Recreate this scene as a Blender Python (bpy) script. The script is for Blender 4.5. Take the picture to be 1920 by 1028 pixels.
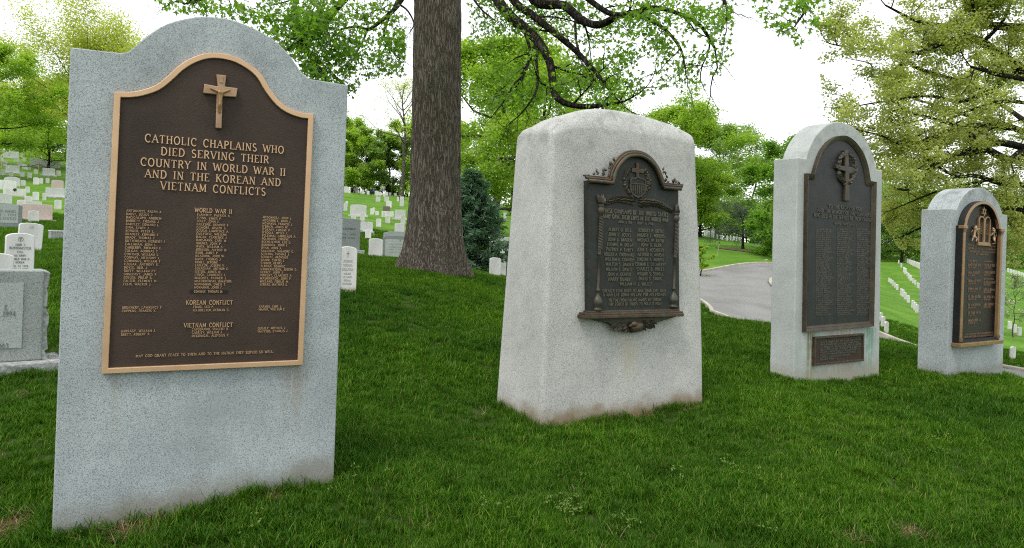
import bpy, bmesh, math, random
import numpy as np
from mathutils import Vector, Matrix

for o in list(bpy.data.objects): bpy.data.objects.remove(o)
scene = bpy.context.scene
COL = scene.collection
R = math.radians

# ------------------------------------------------------------------ camera, sky, sun, exposure
CZ = 1.36                      # camera height above the lawn at the monuments
FPX, CX, CY, ROLL = 1280.0, 960.0, 462.0, R(2.0)
cam = bpy.data.cameras.new('camera'); cam_o = bpy.data.objects.new('camera', cam); COL.objects.link(cam_o)
cam.sensor_width = 36; cam.lens = FPX/1920*36; cam.shift_y = -52/1920; cam.clip_start = 0.05; cam.clip_end = 2000
cam_o.matrix_world = Matrix.Translation((0, 0, CZ)) @ Matrix.Rotation(R(90), 4, 'X') @ Matrix.Rotation(ROLL, 4, 'Z')
scene.camera = cam_o

SUN_EL, SUN_AZ = R(58), R(215)     # azimuth measured from +Y clockwise: high, behind the camera and to its left
world = bpy.data.worlds.new('World'); scene.world = world; world.use_nodes = True
wn = world.node_tree; wn.nodes.clear()
sky = wn.nodes.new('ShaderNodeTexSky'); sky.sky_type = 'NISHITA'; sky.sun_disc = False
sky.sun_elevation = SUN_EL; sky.sun_rotation = SUN_AZ; sky.air_density = 1.0; sky.dust_density = 4.0
hs = wn.nodes.new('ShaderNodeHueSaturation'); hs.inputs['Saturation'].default_value = 0.25
mx = wn.nodes.new('ShaderNodeMix'); mx.data_type = 'RGBA'; mx.inputs[0].default_value = 0.8
mx.inputs[7].default_value = (9.6, 9.9, 10.2, 1)       # even white cloud deck over the thin sky
bg = wn.nodes.new('ShaderNodeBackground'); bg.inputs['Strength'].default_value = 0.13
wo = wn.nodes.new('ShaderNodeOutputWorld')
wn.links.new(sky.outputs[0], hs.inputs['Color']); wn.links.new(hs.outputs[0], mx.inputs[6])
wn.links.new(mx.outputs[2], bg.inputs[0]); wn.links.new(bg.outputs[0], wo.inputs[0])
sun = bpy.data.lights.new('sun', 'SUN'); sun.energy = 1.5; sun.angle = R(16); sun.color = (1, .96, .9)
sun_o = bpy.data.objects.new('sun', sun); COL.objects.link(sun_o)
sd = Vector((math.sin(SUN_AZ)*math.cos(SUN_EL), math.cos(SUN_AZ)*math.cos(SUN_EL), math.sin(SUN_EL)))
sun_o.rotation_euler = (-sd).to_track_quat('-Z', 'Y').to_euler(); sun_o.location = sd*50
vs = scene.view_settings; vs.view_transform = 'Standard'; vs.look = 'None'; vs.exposure = 0.4; vs.gamma = 1.0
vs.use_curve_mapping = False
scene.render.engine = 'CYCLES'
cy = scene.cycles; cy.use_denoising = False; cy.filter_width = 1.1; cy.sample_clamp_indirect = 4.0; cy.max_bounces = 8; cy.diffuse_bounces = 4; cy.glossy_bounces = 2
cy.transmission_bounces = 6; cy.transparent_max_bounces = 4; cy.use_adaptive_sampling = True; cy.adaptive_threshold = 0.015

# ------------------------------------------------------------------ pixel geometry of the photograph
cr, sr = math.cos(ROLL), math.sin(ROLL)
def tanxy(px, py):
    u, v = px-CX, py-CY
    return (u*cr+v*sr)/FPX, (-u*sr+v*cr)/FPX
def at(px, py, d):
    tx, ty = tanxy(px, py); return np.array([tx*d, d, CZ-ty*d])

# ------------------------------------------------------------------ helpers: objects, meshes
def new_obj(name, data, parent=None, loc=None, rotz=None):
    o = bpy.data.objects.new(name, data); COL.objects.link(o)
    if parent: o.parent = parent
    if loc is not None: o.location = loc
    if rotz is not None: o.rotation_euler = (0, 0, rotz)
    return o
def tag(o, label, cat, group=None):
    o['label'] = label; o['category'] = cat
    if group: o['group'] = group
    return o
def thing(name, label, cat, loc=(0, 0, 0), rotz=0, group=None):
    return tag(new_obj(name, None, None, loc, rotz), label, cat, group)
def np_mesh(name, verts, faces_flat, sizes, mat, smooth=False):
    me = bpy.data.meshes.new(name)
    verts = np.asarray(verts, np.float32).reshape(-1, 3); faces_flat = np.asarray(faces_flat, np.int32); sizes = np.asarray(sizes, np.int32)
    me.vertices.add(len(verts)); me.vertices.foreach_set('co', verts.ravel())
    me.loops.add(len(faces_flat)); me.loops.foreach_set('vertex_index', faces_flat)
    me.polygons.add(len(sizes)); st = np.zeros(len(sizes), np.int32); st[1:] = np.cumsum(sizes)[:-1]
    me.polygons.foreach_set('loop_start', st); me.polygons.foreach_set('loop_total', sizes)
    if smooth: me.polygons.foreach_set('use_smooth', np.ones(len(sizes), bool))
    me.update(calc_edges=True); me.validate()
    if mat: me.materials.append(mat)
    return me
class MB:
    def __init__(s): s.v = []; s.f = []; s.n = 0
    def add(s, verts, faces):
        b = s.n
        for p in verts: s.v.append((float(p[0]), float(p[1]), float(p[2])))
        for f in faces: s.f.append([i+b for i in f])
        s.n += len(verts); return s
    def box(s, x0, x1, y0, y1, z0, z1):
        v = [(x, y, z) for z in (z0, z1) for y in (y0, y1) for x in (x0, x1)]
        return s.add(v, [(0, 2, 3, 1), (4, 5, 7, 6), (0, 1, 5, 4), (2, 6, 7, 3), (0, 4, 6, 2), (1, 3, 7, 5)])
    def prism(s, out, yf, yb):            # outline in (x,z), counter-clockwise seen from -Y
        n = len(out); v = [(x, yf, z) for x, z in out]+[(x, yb, z) for x, z in out]
        f = [list(range(n)), list(range(2*n-1, n-1, -1))]
        f += [(i, i+n, (i+1) % n+n, (i+1) % n) for i in range(n)]
        return s.add(v, f)
    def ring(s, o, i, yf, yb, yi=None):   # raised frame between two outlines of equal length
        n = len(o); yi = yf if yi is None else yi
        v = [(x, yf, z) for x, z in o]+[(x, yi, z) for x, z in i]+[(x, yb, z) for x, z in o]+[(x, yb, z) for x, z in i]
        f = []
        for k in range(n):
            j = (k+1) % n
            f += [(k, j, n+j, n+k), (k, 2*n+k, 2*n+j, j), (n+k, n+j, 3*n+j, 3*n+k)]
        return s.add(v, f)
    def tube(s, pts, rad, n=8, cap=True):
        pts = np.asarray(pts, float); rad = np.broadcast_to(np.asarray(rad, float), (len(pts),))
        v, f = tube_arrays(pts, rad, n)
        b = [list(map(int, q)) for q in f]
        if cap: b += [list(range(n))[::-1], list(range((len(pts)-1)*n, len(pts)*n))]
        return s.add(v, b)
    def lathe(s, prof, cx, cyy, n=12):    # profile of (r,z)
        v = []; f = []
        for r, z in prof:
            for k in range(n):
                a = 2*math.pi*k/n; v.append((cx+r*math.cos(a), cyy+r*math.sin(a), z))
        for i in range(len(prof)-1):
            for k in range(n):
                j = (k+1) % n; f.append((i*n+k, i*n+j, (i+1)*n+j, (i+1)*n+k))
        f += [list(range(n))[::-1], list(range((len(prof)-1)*n, len(prof)*n))]
        return s.add(v, f)
    def blob(s, c, r, rot=0, nu=8, nv=5):  # ellipsoid, rot about Y (in the face plane)
        v = []; f = []; ca, sa = math.cos(rot), math.sin(rot)
        for i in range(nv+1):
            t = math.pi*i/nv
            for k in range(nu):
                a = 2*math.pi*k/nu
                x, y, z = r[0]*math.sin(t)*math.cos(a), r[1]*math.sin(t)*math.sin(a), r[2]*math.cos(t)
                v.append((c[0]+x*ca-z*sa, c[1]+y, c[2]+x*sa+z*ca))
        for i in range(nv):
            for k in range(nu):
                j = (k+1) % nu; f.append((i*nu+k, (i+1)*nu+k, (i+1)*nu+j, i*nu+j))
        return s.add(v, f)
    def rleaf(s, x, z, y, L, W, ang, h=.006):  # relief leaf on a face at depth y
        ca, sa = math.cos(ang), math.sin(ang)
        loc = [(0, 0, 0), (.35*L, W, 0), (.75*L, .7*W, 0), (L, 0, 0), (.75*L, -.7*W, 0), (.35*L, -W, 0), (.3*L, 0, h), (.7*L, 0, h*.9)]
        v = [(x+a*ca-b*sa, y-c, z+a*sa+b*ca) for a, b, c in loc]
        return s.add(v, [(0, 1, 6), (1, 2, 7, 6), (2, 3, 7), (3, 4, 7), (4, 5, 6, 7), (5, 0, 6)])
    def mesh(s, name, mat, smooth=False, normals=False):
        me = bpy.data.meshes.new(name); me.from_pydata(s.v, [], s.f)
        if mat: me.materials.append(mat)
        if normals:
            bm = bmesh.new(); bm.from_mesh(me); bmesh.ops.recalc_face_normals(bm, faces=bm.faces); bm.to_mesh(me); bm.free()
        if smooth: me.polygons.foreach_set('use_smooth', np.ones(len(me.polygons), bool))
        me.update(); return me
    def build(s, name, mat, parent=None, smooth=False, bevel=0, wn_=False, loc=None, rotz=None, segs=2, ang=35):
        o = new_obj(name, s.mesh(name, mat, smooth, True), parent, loc, rotz)
        if bevel:
            m = o.modifiers.new('bevel', 'BEVEL'); m.width = bevel; m.segments = segs; m.limit_method = 'ANGLE'; m.angle_limit = R(ang)
            if wn_: m2 = o.modifiers.new('normals', 'WEIGHTED_NORMAL'); m2.weight = 100
        return o
def tube_arrays(pts, rad, n):
    m = len(pts); T = np.gradient(pts, axis=0); T /= np.linalg.norm(T, axis=1)[:, None]+1e-9
    ref = np.array([0., 0., 1.]) if abs(T[0][2]) < .9 else np.array([1., 0., 0.])
    U = np.cross(T, ref); U /= np.linalg.norm(U, axis=1)[:, None]+1e-9
    W = np.cross(T, U); a = np.arange(n)*2*math.pi/n
    ring = U[:, None, :]*np.cos(a)[None, :, None]+W[:, None, :]*np.sin(a)[None, :, None]
    v = (pts[:, None, :]+ring*rad[:, None, None]).reshape(-1, 3)
    i = np.arange(m-1)[:, None]*n; k = np.arange(n)[None, :]; j = (k+1) % n
    f = np.stack([i+k, i+n+k, i+n+j, i+j], -1).reshape(-1, 4)
    return v, f
def inset(out, d):
    out = np.asarray(out, float); n = len(out); res = []
    for i in range(n):
        p0, p1, p2 = out[i-1], out[i], out[(i+1) % n]
        e1 = p1-p0; e2 = p2-p1; e1 /= np.linalg.norm(e1)+1e-12; e2 /= np.linalg.norm(e2)+1e-12
        n1 = np.array([-e1[1], e1[0]]); n2 = np.array([-e2[1], e2[0]]); m = n1+n2; m /= np.linalg.norm(m)+1e-12
        res.append(tuple(p1+m*d/max(.35, float(np.dot(m, n1)))))
    return res
def smooth_path(p, k=4):                       # Catmull-Rom
    p = np.asarray(p, float); q = np.vstack([2*p[0]-p[1], p, 2*p[-1]-p[-2]]); r = []
    for i in range(1, len(q)-2):
        for t in np.arange(k)/k:
            a, b, c, d = q[i-1], q[i], q[i+1], q[i+2]
            r.append(.5*((2*b)+(-a+c)*t+(2*a-5*b+4*c-d)*t*t+(-a+3*b-3*c+d)*t**3))
    r.append(p[-1]); return np.array(r)
def skin_mesh(name, joints, edges, radii, mat, levels=1):
    me = bpy.data.meshes.new('tmp'); me.from_pydata(joints, edges, []); o = bpy.data.objects.new('tmp', me); COL.objects.link(o)
    sm = o.modifiers.new('s', 'SKIN'); ss = o.modifiers.new('u', 'SUBSURF'); ss.levels = levels; ss.render_levels = levels
    for i, r in enumerate(radii): me.skin_vertices[0].data[i].radius = (r, r) if not isinstance(r, tuple) else r
    me.skin_vertices[0].data[0].use_root = True
    dg = bpy.context.evaluated_depsgraph_get(); dg.update()
    res = bpy.data.meshes.new_from_object(o.evaluated_get(dg)); res.name = name
    bpy.data.objects.remove(o); bpy.data.meshes.remove(me)
    res.materials.clear()
    for m in (mat if isinstance(mat, (list, tuple)) else [mat]): res.materials.append(m)
    res.polygons.foreach_set('use_smooth', np.ones(len(res.polygons), bool)); return res

# ------------------------------------------------------------------ materials
class NT:
    def __init__(s, name):
        s.m = bpy.data.materials.new(name); s.m.use_nodes = True; s.t = s.m.node_tree; s.t.nodes.clear()
        s.out = s.t.nodes.new('ShaderNodeOutputMaterial')
    def n(s, typ, ins=None, **kw):
        x = s.t.nodes.new('ShaderNode'+typ)
        for k, v in kw.items(): setattr(x, k, v)
        for k, v in (ins or {}).items(): s.set(x.inputs[k], v)
        return x
    def set(s, sock, v):
        if isinstance(v, bpy.types.Node): v = v.outputs[0]
        if isinstance(v, bpy.types.NodeSocket): s.t.links.new(v, sock)
        else: sock.default_value = tuple(v)+(1,) if isinstance(v, (tuple, list)) and len(v) == 3 and sock.type == 'RGBA' else v
    def math(s, op, a, b=0., c=None):
        x = s.n('Math', operation=op); s.set(x.inputs[0], a); s.set(x.inputs[1], b)
        if c is not None: s.set(x.inputs[2], c)
        return x.outputs[0]
    def mix(s, f, a, b, mode='MIX'):
        x = s.n('Mix', data_type='RGBA', blend_type=mode); s.set(x.inputs[0], f); s.set(x.inputs[6], a); s.set(x.inputs[7], b); return x.outputs[2]
    def ramp(s, f, *stops):
        x = s.n('ValToRGB'); s.set(x.inputs[0], f); e = x.color_ramp.elements
        while len(e) < len(stops): e.new(.5)
        for el, (p, c) in zip(e, stops): el.position = p; el.color = tuple(c)+(1,) if len(c) == 3 else c
        return x.outputs[0]
    def rng(s, v, a, b, c=0., d=1.):
        x = s.n('MapRange', interpolation_type='SMOOTHSTEP'); s.set(x.inputs[0], v)
        for i, k in enumerate((a, b, c, d)): x.inputs[i+1].default_value = k
        return x.outputs[0]
    def noise(s, co, scale, detail=2., rough=.5):
        x = s.n('TexNoise', {'Scale': scale, 'Detail': detail, 'Roughness': rough}); s.set(x.inputs['Vector'], co); return x.outputs['Fac']
    def coord(s, which='Object', scale=None):
        c = s.n('TexCoord').outputs[which]
        if scale is None: return c
        m = s.n('Mapping', {'Vector': c}); m.inputs['Scale'].default_value = scale; return m.outputs[0]
    def bsdf(s, col, rough=.8, metal=0., spec=.3, bump=None, bstr=.3, bdist=.01):
        p = s.n('BsdfPrincipled', {'Base Color': col, 'Roughness': rough, 'Metallic': metal, 'Specular IOR Level': spec})
        if bump is not None:
            b = s.n('Bump', {'Strength': bstr, 'Distance': bdist}); s.set(b.inputs['Height'], bump); s.set(p.inputs['Normal'], b.outputs[0])
        s.t.links.new(p.outputs[0], s.out.inputs[0]); return s.m

def granite(name, base, dark, light, grain=130., streaks=(), dirt=(.16, .13, .09), dirt_h=.10, mott=.25, con=(.36, .64), dirt_amt=.75, weather=None, slope=0.):
    T = NT(name); co = T.coord(); xyz = T.n('SeparateXYZ', {'Vector': co})
    g1 = T.noise(co, grain, 1.5, .6); g2 = T.noise(co, grain*.45, 1., .5)
    vo = T.n('TexVoronoi', {'Scale': grain*2.1}); T.set(vo.inputs['Vector'], co); cell = T.n('SeparateColor', {'Color': vo.outputs['Color']}).outputs[0]    # crystals
    c = T.ramp(cell, (.06, tuple(x*.72 for x in dark)), (.17, dark), (.34, base), (.85, light), (1., tuple(min(.8, x*1.15) for x in light)))
    c = T.mix(T.rng(g2, .56, .72, 0, .12), c, dark)
    m = T.noise(co, 2.2, 4., .6)
    c = T.mix(1., c, T.ramp(m, (.3, (1-mott,)*3), (.7, (1.06, 1.06, 1.05))), 'MULTIPLY')
    if weather:                                   # dark lichen / rain soiling near the top edge
        w = T.math('MULTIPLY', T.rng(xyz.outputs[2], weather[0], weather[1]), T.rng(T.noise(co, 7., 4., .7), .45, .7))
        c = T.mix(T.math('MULTIPLY', w, weather[2]), c, (.10, .105, .10))
    st = T.noise(T.coord('Object', (38, 38, 1.5)), 1., 3., .6); st2 = T.noise(co, 11., 3.)
    for x0, x1, zt, zb, colr, amt in streaks:
        fx = (x1-x0)*.35
        k = T.math('MULTIPLY', T.rng(xyz.outputs[0], x0, x0+fx), T.rng(xyz.outputs[0], x1-fx, x1, 1, 0))
        k = T.math('MULTIPLY', k, T.rng(xyz.outputs[2], zb, zt-.02)); k = T.math('MULTIPLY', k, T.rng(xyz.outputs[2], zt, zt+.01, 1, 0))
        k = T.math('MULTIPLY', k, T.rng(st, .34, .58)); k = T.math('MULTIPLY', k, T.math('MULTIPLY', T.rng(st2, .3, .6, .4, 1), amt))
        k = T.math('MULTIPLY', k, T.rng(xyz.outputs[1], .02, .06, 1, 0))
        c = T.mix(k, c, colr)
    zrel = T.math('SUBTRACT', xyz.outputs[2], T.math('MULTIPLY', xyz.outputs[0], slope))      # height above the sloping turf
    dz = T.math('ADD', zrel, T.math('MULTIPLY', T.math('SUBTRACT', T.noise(co, 6., 4.), .5), -.22))
    c = T.mix(T.math('MULTIPLY', T.rng(dz, -.02, dirt_h*1.6, 1, 0), dirt_amt), c, dirt)
    return T.bsdf(c, .72, 0, .3, g1, .25, .002)

def bronze(name, col, col2, rough=.45, metal=.5, bump_s=0, bump_a=.0, verd=None, sc=9., spec=.25):
    T = NT(name); co = T.coord(); c = T.ramp(T.noise(co, sc, 5., .65), (.3, col), (.7, col2))
    if verd: c = T.mix(T.math('MULTIPLY', T.rng(T.noise(co, 14., 5., .7), .52, .72), verd[1]), c, verd[0])
    return T.bsdf(c, rough, metal, spec, T.noise(co, bump_s or 400., 2.), bump_a, .002)
def plain(name, col, rough=.8, var=.15, sc=6., metal=0, bump=0.):
    T = NT(name); co = T.coord(); n = T.noise(co, sc, 4.)
    c = T.mix(1., col, T.ramp(n, (.3, (1-var,)*3), (.7, (1+var*.5,)*3)), 'MULTIPLY')
    return T.bsdf(c, rough, metal, .3, n if bump else None, bump, .01)
def leaf_mat(name, c1, c2, c3, trans=.4):
    T = NT(name); g = T.n('NewGeometry'); r = g.outputs['Random Per Island']
    c = T.ramp(r, (.0, c1), (.55, c2), (1., c3))
    big = T.noise(T.coord('Object'), .45, 3.)
    c = T.mix(1., c, T.ramp(big, (.3, (.82, .86, .8)), (.7, (1.12, 1.08, 1.05))), 'MULTIPLY')
    d = T.n('BsdfDiffuse', {'Color': c}); t = T.n('BsdfTranslucent'); T.set(t.inputs[0], T.mix(1., c, (1.5, 1.7, .8), 'MULTIPLY'))
    mxs = T.n('MixShader', {0: trans}); T.t.links.new(d.outputs[0], mxs.inputs[1]); T.t.links.new(t.outputs[0], mxs.inputs[2])
    gl = T.n('BsdfGlossy', {'Roughness': .5, 'Color': (.5, .5, .5)}); m2 = T.n('MixShader', {0: .05})
    T.t.links.new(mxs.outputs[0], m2.inputs[1]); T.t.links.new(gl.outputs[0], m2.inputs[2]); T.t.links.new(m2.outputs[0], T.out.inputs[0]); return T.m
def bark(name, dark, mid, light, sx=5., zs=.7, bstr=1., bd=.03):
    T = NT(name); co = T.coord('Object', (sx, sx, sx*zs*.2)); n1 = T.noise(co, 2.2, 5., .65)
    v = T.n('TexVoronoi', {'Scale': 2.6}, feature='DISTANCE_TO_EDGE'); w = T.n('VectorMath', operation='ADD')
    nn = T.n('TexNoise', {'Scale': 2., 'Detail': 3.}); T.set(nn.inputs['Vector'], co); T.set(w.inputs[0], co); T.set(w.inputs[1], nn.outputs['Color']); T.set(v.inputs['Vector'], w.outputs[0])
    e = T.rng(v.outputs['Distance'], 0., .22)
    c = T.mix(e, dark, T.ramp(n1, (.3, mid), (.72, light)))
    pat = T.noise(T.coord('Object'), 1.3, 4.); c = T.mix(T.rng(pat, .5, .75, 0, .35), c, (.10, .11, .07))
    return T.bsdf(c, .95, 0, .1, T.math('ADD', e, T.math('MULTIPLY', n1, .6)), bstr, bd)
# ------------------------------------------------------------------ terrain
MON = {}                                   # monument frames: base point, angle of the face
def mon_frame(key, px, py, d, a):
    p = at(px, py, d); MON[key] = (p, R(a)); return p
mon_frame('catholic', 96, 1005, 3.04, 64.5)
mon_frame('great_war', 1013, 797, 5.23, 60.0)
mon_frame('protestant', 1489, 715, 7.43, 57.0)
mon_frame('jewish', 1776, 700, 8.31, 58.0)
def on_face(key, px, py, off=0.):          # photograph point -> (x,z) on the face, off metres in front of it
    p, a = MON[key]; tx, ty = tanxy(px, py)
    X0 = p[0]+off*math.cos(a); Y0 = p[1]-off*math.sin(a)
    s = (tx*Y0-X0)/(math.sin(a)-tx*math.cos(a)); d = Y0+s*math.cos(a)
    return s, (CZ-ty*d)-p[2]
def base_point(key, px, py):
    p, a = MON[key]; s, z = on_face(key, px, py); return np.array([p[0]+s*math.sin(a), p[1]+s*math.cos(a), p[2]+z])
def side_depth(key, px, py):
    p, a = MON[key]; tx, ty = tanxy(px, py)
    t = (p[0]-tx*p[1])/(math.cos(a)+tx*math.sin(a)); q = np.array([p[0]-t*math.cos(a), p[1]+t*math.sin(a), 0]); q[2] = CZ-ty*q[1]; return t, q
SINK = np.array([0, 0, -.035])           # the turf's blades stand this much above the soil at the stones' feet
ctl = [MON[k][0]+SINK for k in MON]
ctl += [q+SINK for q in (base_point('catholic', 626, 885), base_point('great_war', 1322, 750), base_point('protestant', 1649, 712), base_point('jewish', 1880, 706))]
ctl += [q+SINK for q in (side_depth('great_war', 927, 752)[1], side_depth('protestant', 1444, 705)[1], side_depth('jewish', 1720, 692)[1])]
for px, py, d in [(40, 690, 5.4), (35, 519, 9.5), (54, 473, 14.5), (62, 417, 34), (67, 376, 48), (67, 346, 60), (31, 312, 84), (77, 298, 95), (40, 286, 105),
                  (655, 547, 9.4), (704, 485, 20.5), (690, 449, 42), (710, 426, 49), (679, 415, 50), (702, 403, 64), (729, 389, 66), (746, 378, 86), (690, 364, 102),
                  (815, 513, 13.6), (896, 505, 30), (927, 519, 21.7), (920, 498, 37), (928, 475, 46), (946, 415, 62),
                  (1344, 449, 86), (1363, 451, 87), (1440, 462, 85), (1450, 495, 55), (1380, 500, 53), (1322, 512, 50), (1330, 575, 33), (1365, 600, 30), (1443, 530, 43),
                  (1662, 624, 37), (1720, 656, 34), (1703, 568, 56), (1668, 529, 92), (1688, 502, 98), (1714, 534, 87), (1712, 494, 112), (1902, 624, 49), (1898, 672, 35.5),
                  (1400, 606, 13), (1690, 652, 13), (1880, 706, 11.5), (300, 480, 14), (1000, 560, 12), (1200, 590, 12.5), (1393, 468, 70)]:
    ctl.append(at(px, py, d))
B0 = -0.075
for p in [(0, 0, B0-.02), (0, 3, B0), (2.5, 3.3, B0), (-2.5, 2.2, B0), (4, 4.5, B0), (-3, -6, -.2), (6, -5, -.4), (0, -30, -1.5), (-30, -20, .5), (30, -20, -4), (40, 10, -4.8),
          (-60, 20, 3.5), (-110, 70, 10), (-60, 140, 12), (10, 160, 10), (60, 160, 3), (120, 150, 2), (120, 60, -3), (90, 90, -.5), (200, 200, 6), (-200, 200, 14), (0, 300, 14), (-250, 0, 6), (250, 0, -4), (0, -250, -4),
          (14, 24, -2.9+CZ-1.36+.05), (17, 20, -2.7), (24, 24, -3.6)]:
    ctl.append(np.array(p, float))
ctl = np.array(ctl)
S0 = 5.0
def warp(x, y):
    r = np.sqrt(x*x+y*y)+1e-9; k = np.arcsinh(r/S0)/r; return x*k, y*k
def unwarp(u, v):
    r = np.sqrt(u*u+v*v)+1e-9; k = np.sinh(r)*S0/r; return u*k, v*k
_cu, _cv = warp(ctl[:, 0], ctl[:, 1])
def _phi(r2): return np.sqrt(r2+.02)
_D = _phi((_cu[:, None]-_cu[None])**2+(_cv[:, None]-_cv[None])**2)
_n = len(ctl); _A = np.zeros((_n+1, _n+1)); _A[:_n, :_n] = _D-np.eye(_n)*.012; _A[:_n, _n] = 1; _A[_n, :_n] = 1
_w = np.linalg.solve(_A, np.append(ctl[:, 2], 0))
def gz(x, y):
    x = np.atleast_1d(np.asarray(x, float)); y = np.atleast_1d(np.asarray(y, float)); out = np.empty(len(x))
    for i in range(0, len(x), 20000):
        u, v = warp(x[i:i+20000], y[i:i+20000])
        out[i:i+20000] = _phi((u[:, None]-_cu)**2+(v[:, None]-_cv)**2) @ _w[:_n]+_w[_n]
    rr = np.sqrt(x*x+y*y); bump = np.sin(x*1.9+1.3*np.sin(y*1.1))*np.sin(y*1.7+np.sin(x*.8))*.012+np.sin(x*5.1+y*2.2)*np.sin(y*4.3-x*1.7)*.006
    return out+bump*np.clip(1.5-rr/30, 0, 1)
def gz1(x, y): return float(gz(x, y)[0])
def hit(px, py, dmin=4., dmax=170.):        # where the photograph's ray meets the ground
    tx, ty = tanxy(px, py); d = np.exp(np.linspace(math.log(dmin), math.log(dmax), 500))
    h = (CZ-ty*d)-gz(tx*d, d); k = np.where((h[:-1] > 0) & (h[1:] <= 0))[0]
    if len(k) == 0: i = int(np.argmin(np.abs(h))); dd = d[i]
    else: i = k[0]; f = h[i]/(h[i]-h[i+1]); dd = d[i]+(d[i+1]-d[i])*f
    return np.array([tx*dd, dd, gz1(tx*dd, dd)])

# ground sheet: a polar-compressed grid reaching the horizon
NG = 330; RM = math.asinh(900/S0); g = np.linspace(-RM, RM, NG); GU, GV = np.meshgrid(g, g); gx, gy = unwarp(GU.ravel(), GV.ravel())
rr = np.sqrt(gx*gx+gy*gy); gzv = gz(gx, gy); gzv = np.where(rr > 260, gzv*np.clip(1-(rr-260)/500, 0, 1), gzv)

# the drive: left/near edge and right/island edge, laid over the ground
near_px = [(1330, 575, 33), (1365, 600, 30)]
far_edge = [np.array([26, 16.5]), np.array([20, 19.5]), np.array([14.5, 23]), at(1365, 600, 30)[:2], at(1330, 575, 33)[:2], np.array([9.6, 40]), np.array([10.6, 46]), at(1322, 512, 50)[:2], at(1380, 500, 53)[:2], at(1450, 495, 55)[:2], at(1500, 492, 58)[:2], at(1530, 488, 65)[:2], at(1542, 484, 76)[:2], at(1546, 480, 98)[:2]]
isl_edge = [np.array([32, 24]), np.array([26, 28]), at(1720, 657, 34)[:2], at(1650, 628, 35.5)[:2], at(1500, 567, 38)[:2], at(1450, 541, 41)[:2], at(1441, 531, 43.5)[:2], at(1452, 521, 45.5)[:2], at(1500, 512, 50)[:2], at(1560, 508, 56)[:2], at(1592, 500, 66)[:2], at(1604, 490, 98)[:2]]
def resample(p, n):
    p = smooth_path(p, 8); L = np.r_[0, np.cumsum(np.linalg.norm(np.diff(p, axis=0), axis=1))]; t = np.linspace(0, L[-1], n)
    return np.stack([np.interp(t, L, p[:, 0]), np.interp(t, L, p[:, 1])], 1)
FE, IE = resample(far_edge, 90), resample(isl_edge, 90)
ROADPOLY = np.vstack([FE, IE[::-1]])
def in_poly(x, y, P):
    c = np.zeros(len(x), bool); n = len(P)
    for i in range(n):
        x1, y1 = P[i]; x2, y2 = P[i-1]
        k = ((y1 > y) != (y2 > y)) & (x < (x2-x1)*(y-y1)/(y2-y1+1e-12)+x1); c ^= k
    return c

M = {}
T = NT('lawn'); co = T.coord(); n1 = T.noise(co, .35, 5., .6); n2 = T.noise(co, 9., 4., .65); n3 = T.noise(T.coord('Object', (3., 40., 40.)), 1., 3.)
c = T.ramp(n1, (.3, (.06, .15, .012)), (.5, (.092, .20, .02)), (.72, (.135, .25, .032)))
c = T.mix(1., c, T.ramp(n2, (.25, (.6, .62, .5)), (.5, (.95, .95, .9)), (.8, (1.3, 1.25, 1.1))), 'MULTIPLY')
c = T.mix(T.rng(T.noise(co, 1.1, 5., .7), .62, .78, 0, .25), c, (.10, .10, .035))
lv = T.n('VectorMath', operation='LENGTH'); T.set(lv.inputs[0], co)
c = T.mix(T.rng(lv.outputs['Value'], 9., 30., .85, 0.), c, T.ramp(n2, (.3, (.018, .022, .008)), (.7, (.04, .05, .016))))     # thatch and soil near by, shade between the blades put into its colour
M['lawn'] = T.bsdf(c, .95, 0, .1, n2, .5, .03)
i = np.arange(NG-1)[:, None]*NG+np.arange(NG-1)[None, :]
gf = np.stack([i, i+1, i+1+NG, i+NG], -1).reshape(-1, 4)
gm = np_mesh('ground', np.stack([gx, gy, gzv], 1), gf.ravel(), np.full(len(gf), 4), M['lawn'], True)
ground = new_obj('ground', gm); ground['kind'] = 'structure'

T = NT('asphalt'); co = T.coord(); n1 = T.noise(co, .5, 5., .6); n2 = T.noise(co, 60., 2.)
c = T.mix(1., T.ramp(n1, (.3, (.18, .177, .17)), (.7, (.235, .232, .223))), T.ramp(n2, (.3, (.95,)*3), (.7, (1.04,)*3)), 'MULTIPLY')
c = T.mix(T.rng(T.noise(T.coord('Object', (.4, .25, 1)), 1., 4.), .52, .7, 0, .5), c, (.12, .118, .113))
M['asphalt'] = T.bsdf(c, .85, 0, .3, n2, .3, .01)
M['kerb'] = plain('concrete_kerb', (.40, .37, .31), .85, .3, 3.)
NW = 10; w = np.linspace(0, 1, NW); P = FE[:, None, :]*(1-w)[None, :, None]+IE[:, None, :]*w[None, :, None]
P = P.reshape(-1, 2); pz = gz(P[:, 0], P[:, 1])+.05
i = np.arange(89)[:, None]*NW+np.arange(NW-1)[None, :]; rf = np.stack([i, i+NW, i+NW+1, i+1], -1).reshape(-1, 4)[:, ::-1]
road = new_obj('road', np_mesh('road', np.c_[P, pz], rf.ravel(), np.full(len(rf), 4), M['asphalt'], True)); road['kind'] = 'structure'
def kerb(name, E, side):
    t = np.gradient(E, axis=0); t /= np.linalg.norm(t, axis=1)[:, None]; nr = np.stack([-t[:, 1], t[:, 0]], 1)*side
    v = []; prof = [(0, -.15), (0, .16), (.03, .18), (.20, .19), (.24, -.15)]
    z = gz(E[:, 0], E[:, 1])
    for k in range(len(E)):
        for o_, h in prof: v.append((*(E[k]+nr[k]*o_), z[k]+h))
    f = []; m = len(prof)
    for k in range(len(E)-1):
        for j in range(m-1): f.append((k*m+j, k*m+j+1, (k+1)*m+j+1, (k+1)*m+j))
    mb = MB(); mb.add(v, f); o = mb.build(name, M['kerb']); o['kind'] = 'structure'; return o
kerb('kerb', FE, 1); kerb('kerb', IE, -1)

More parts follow.
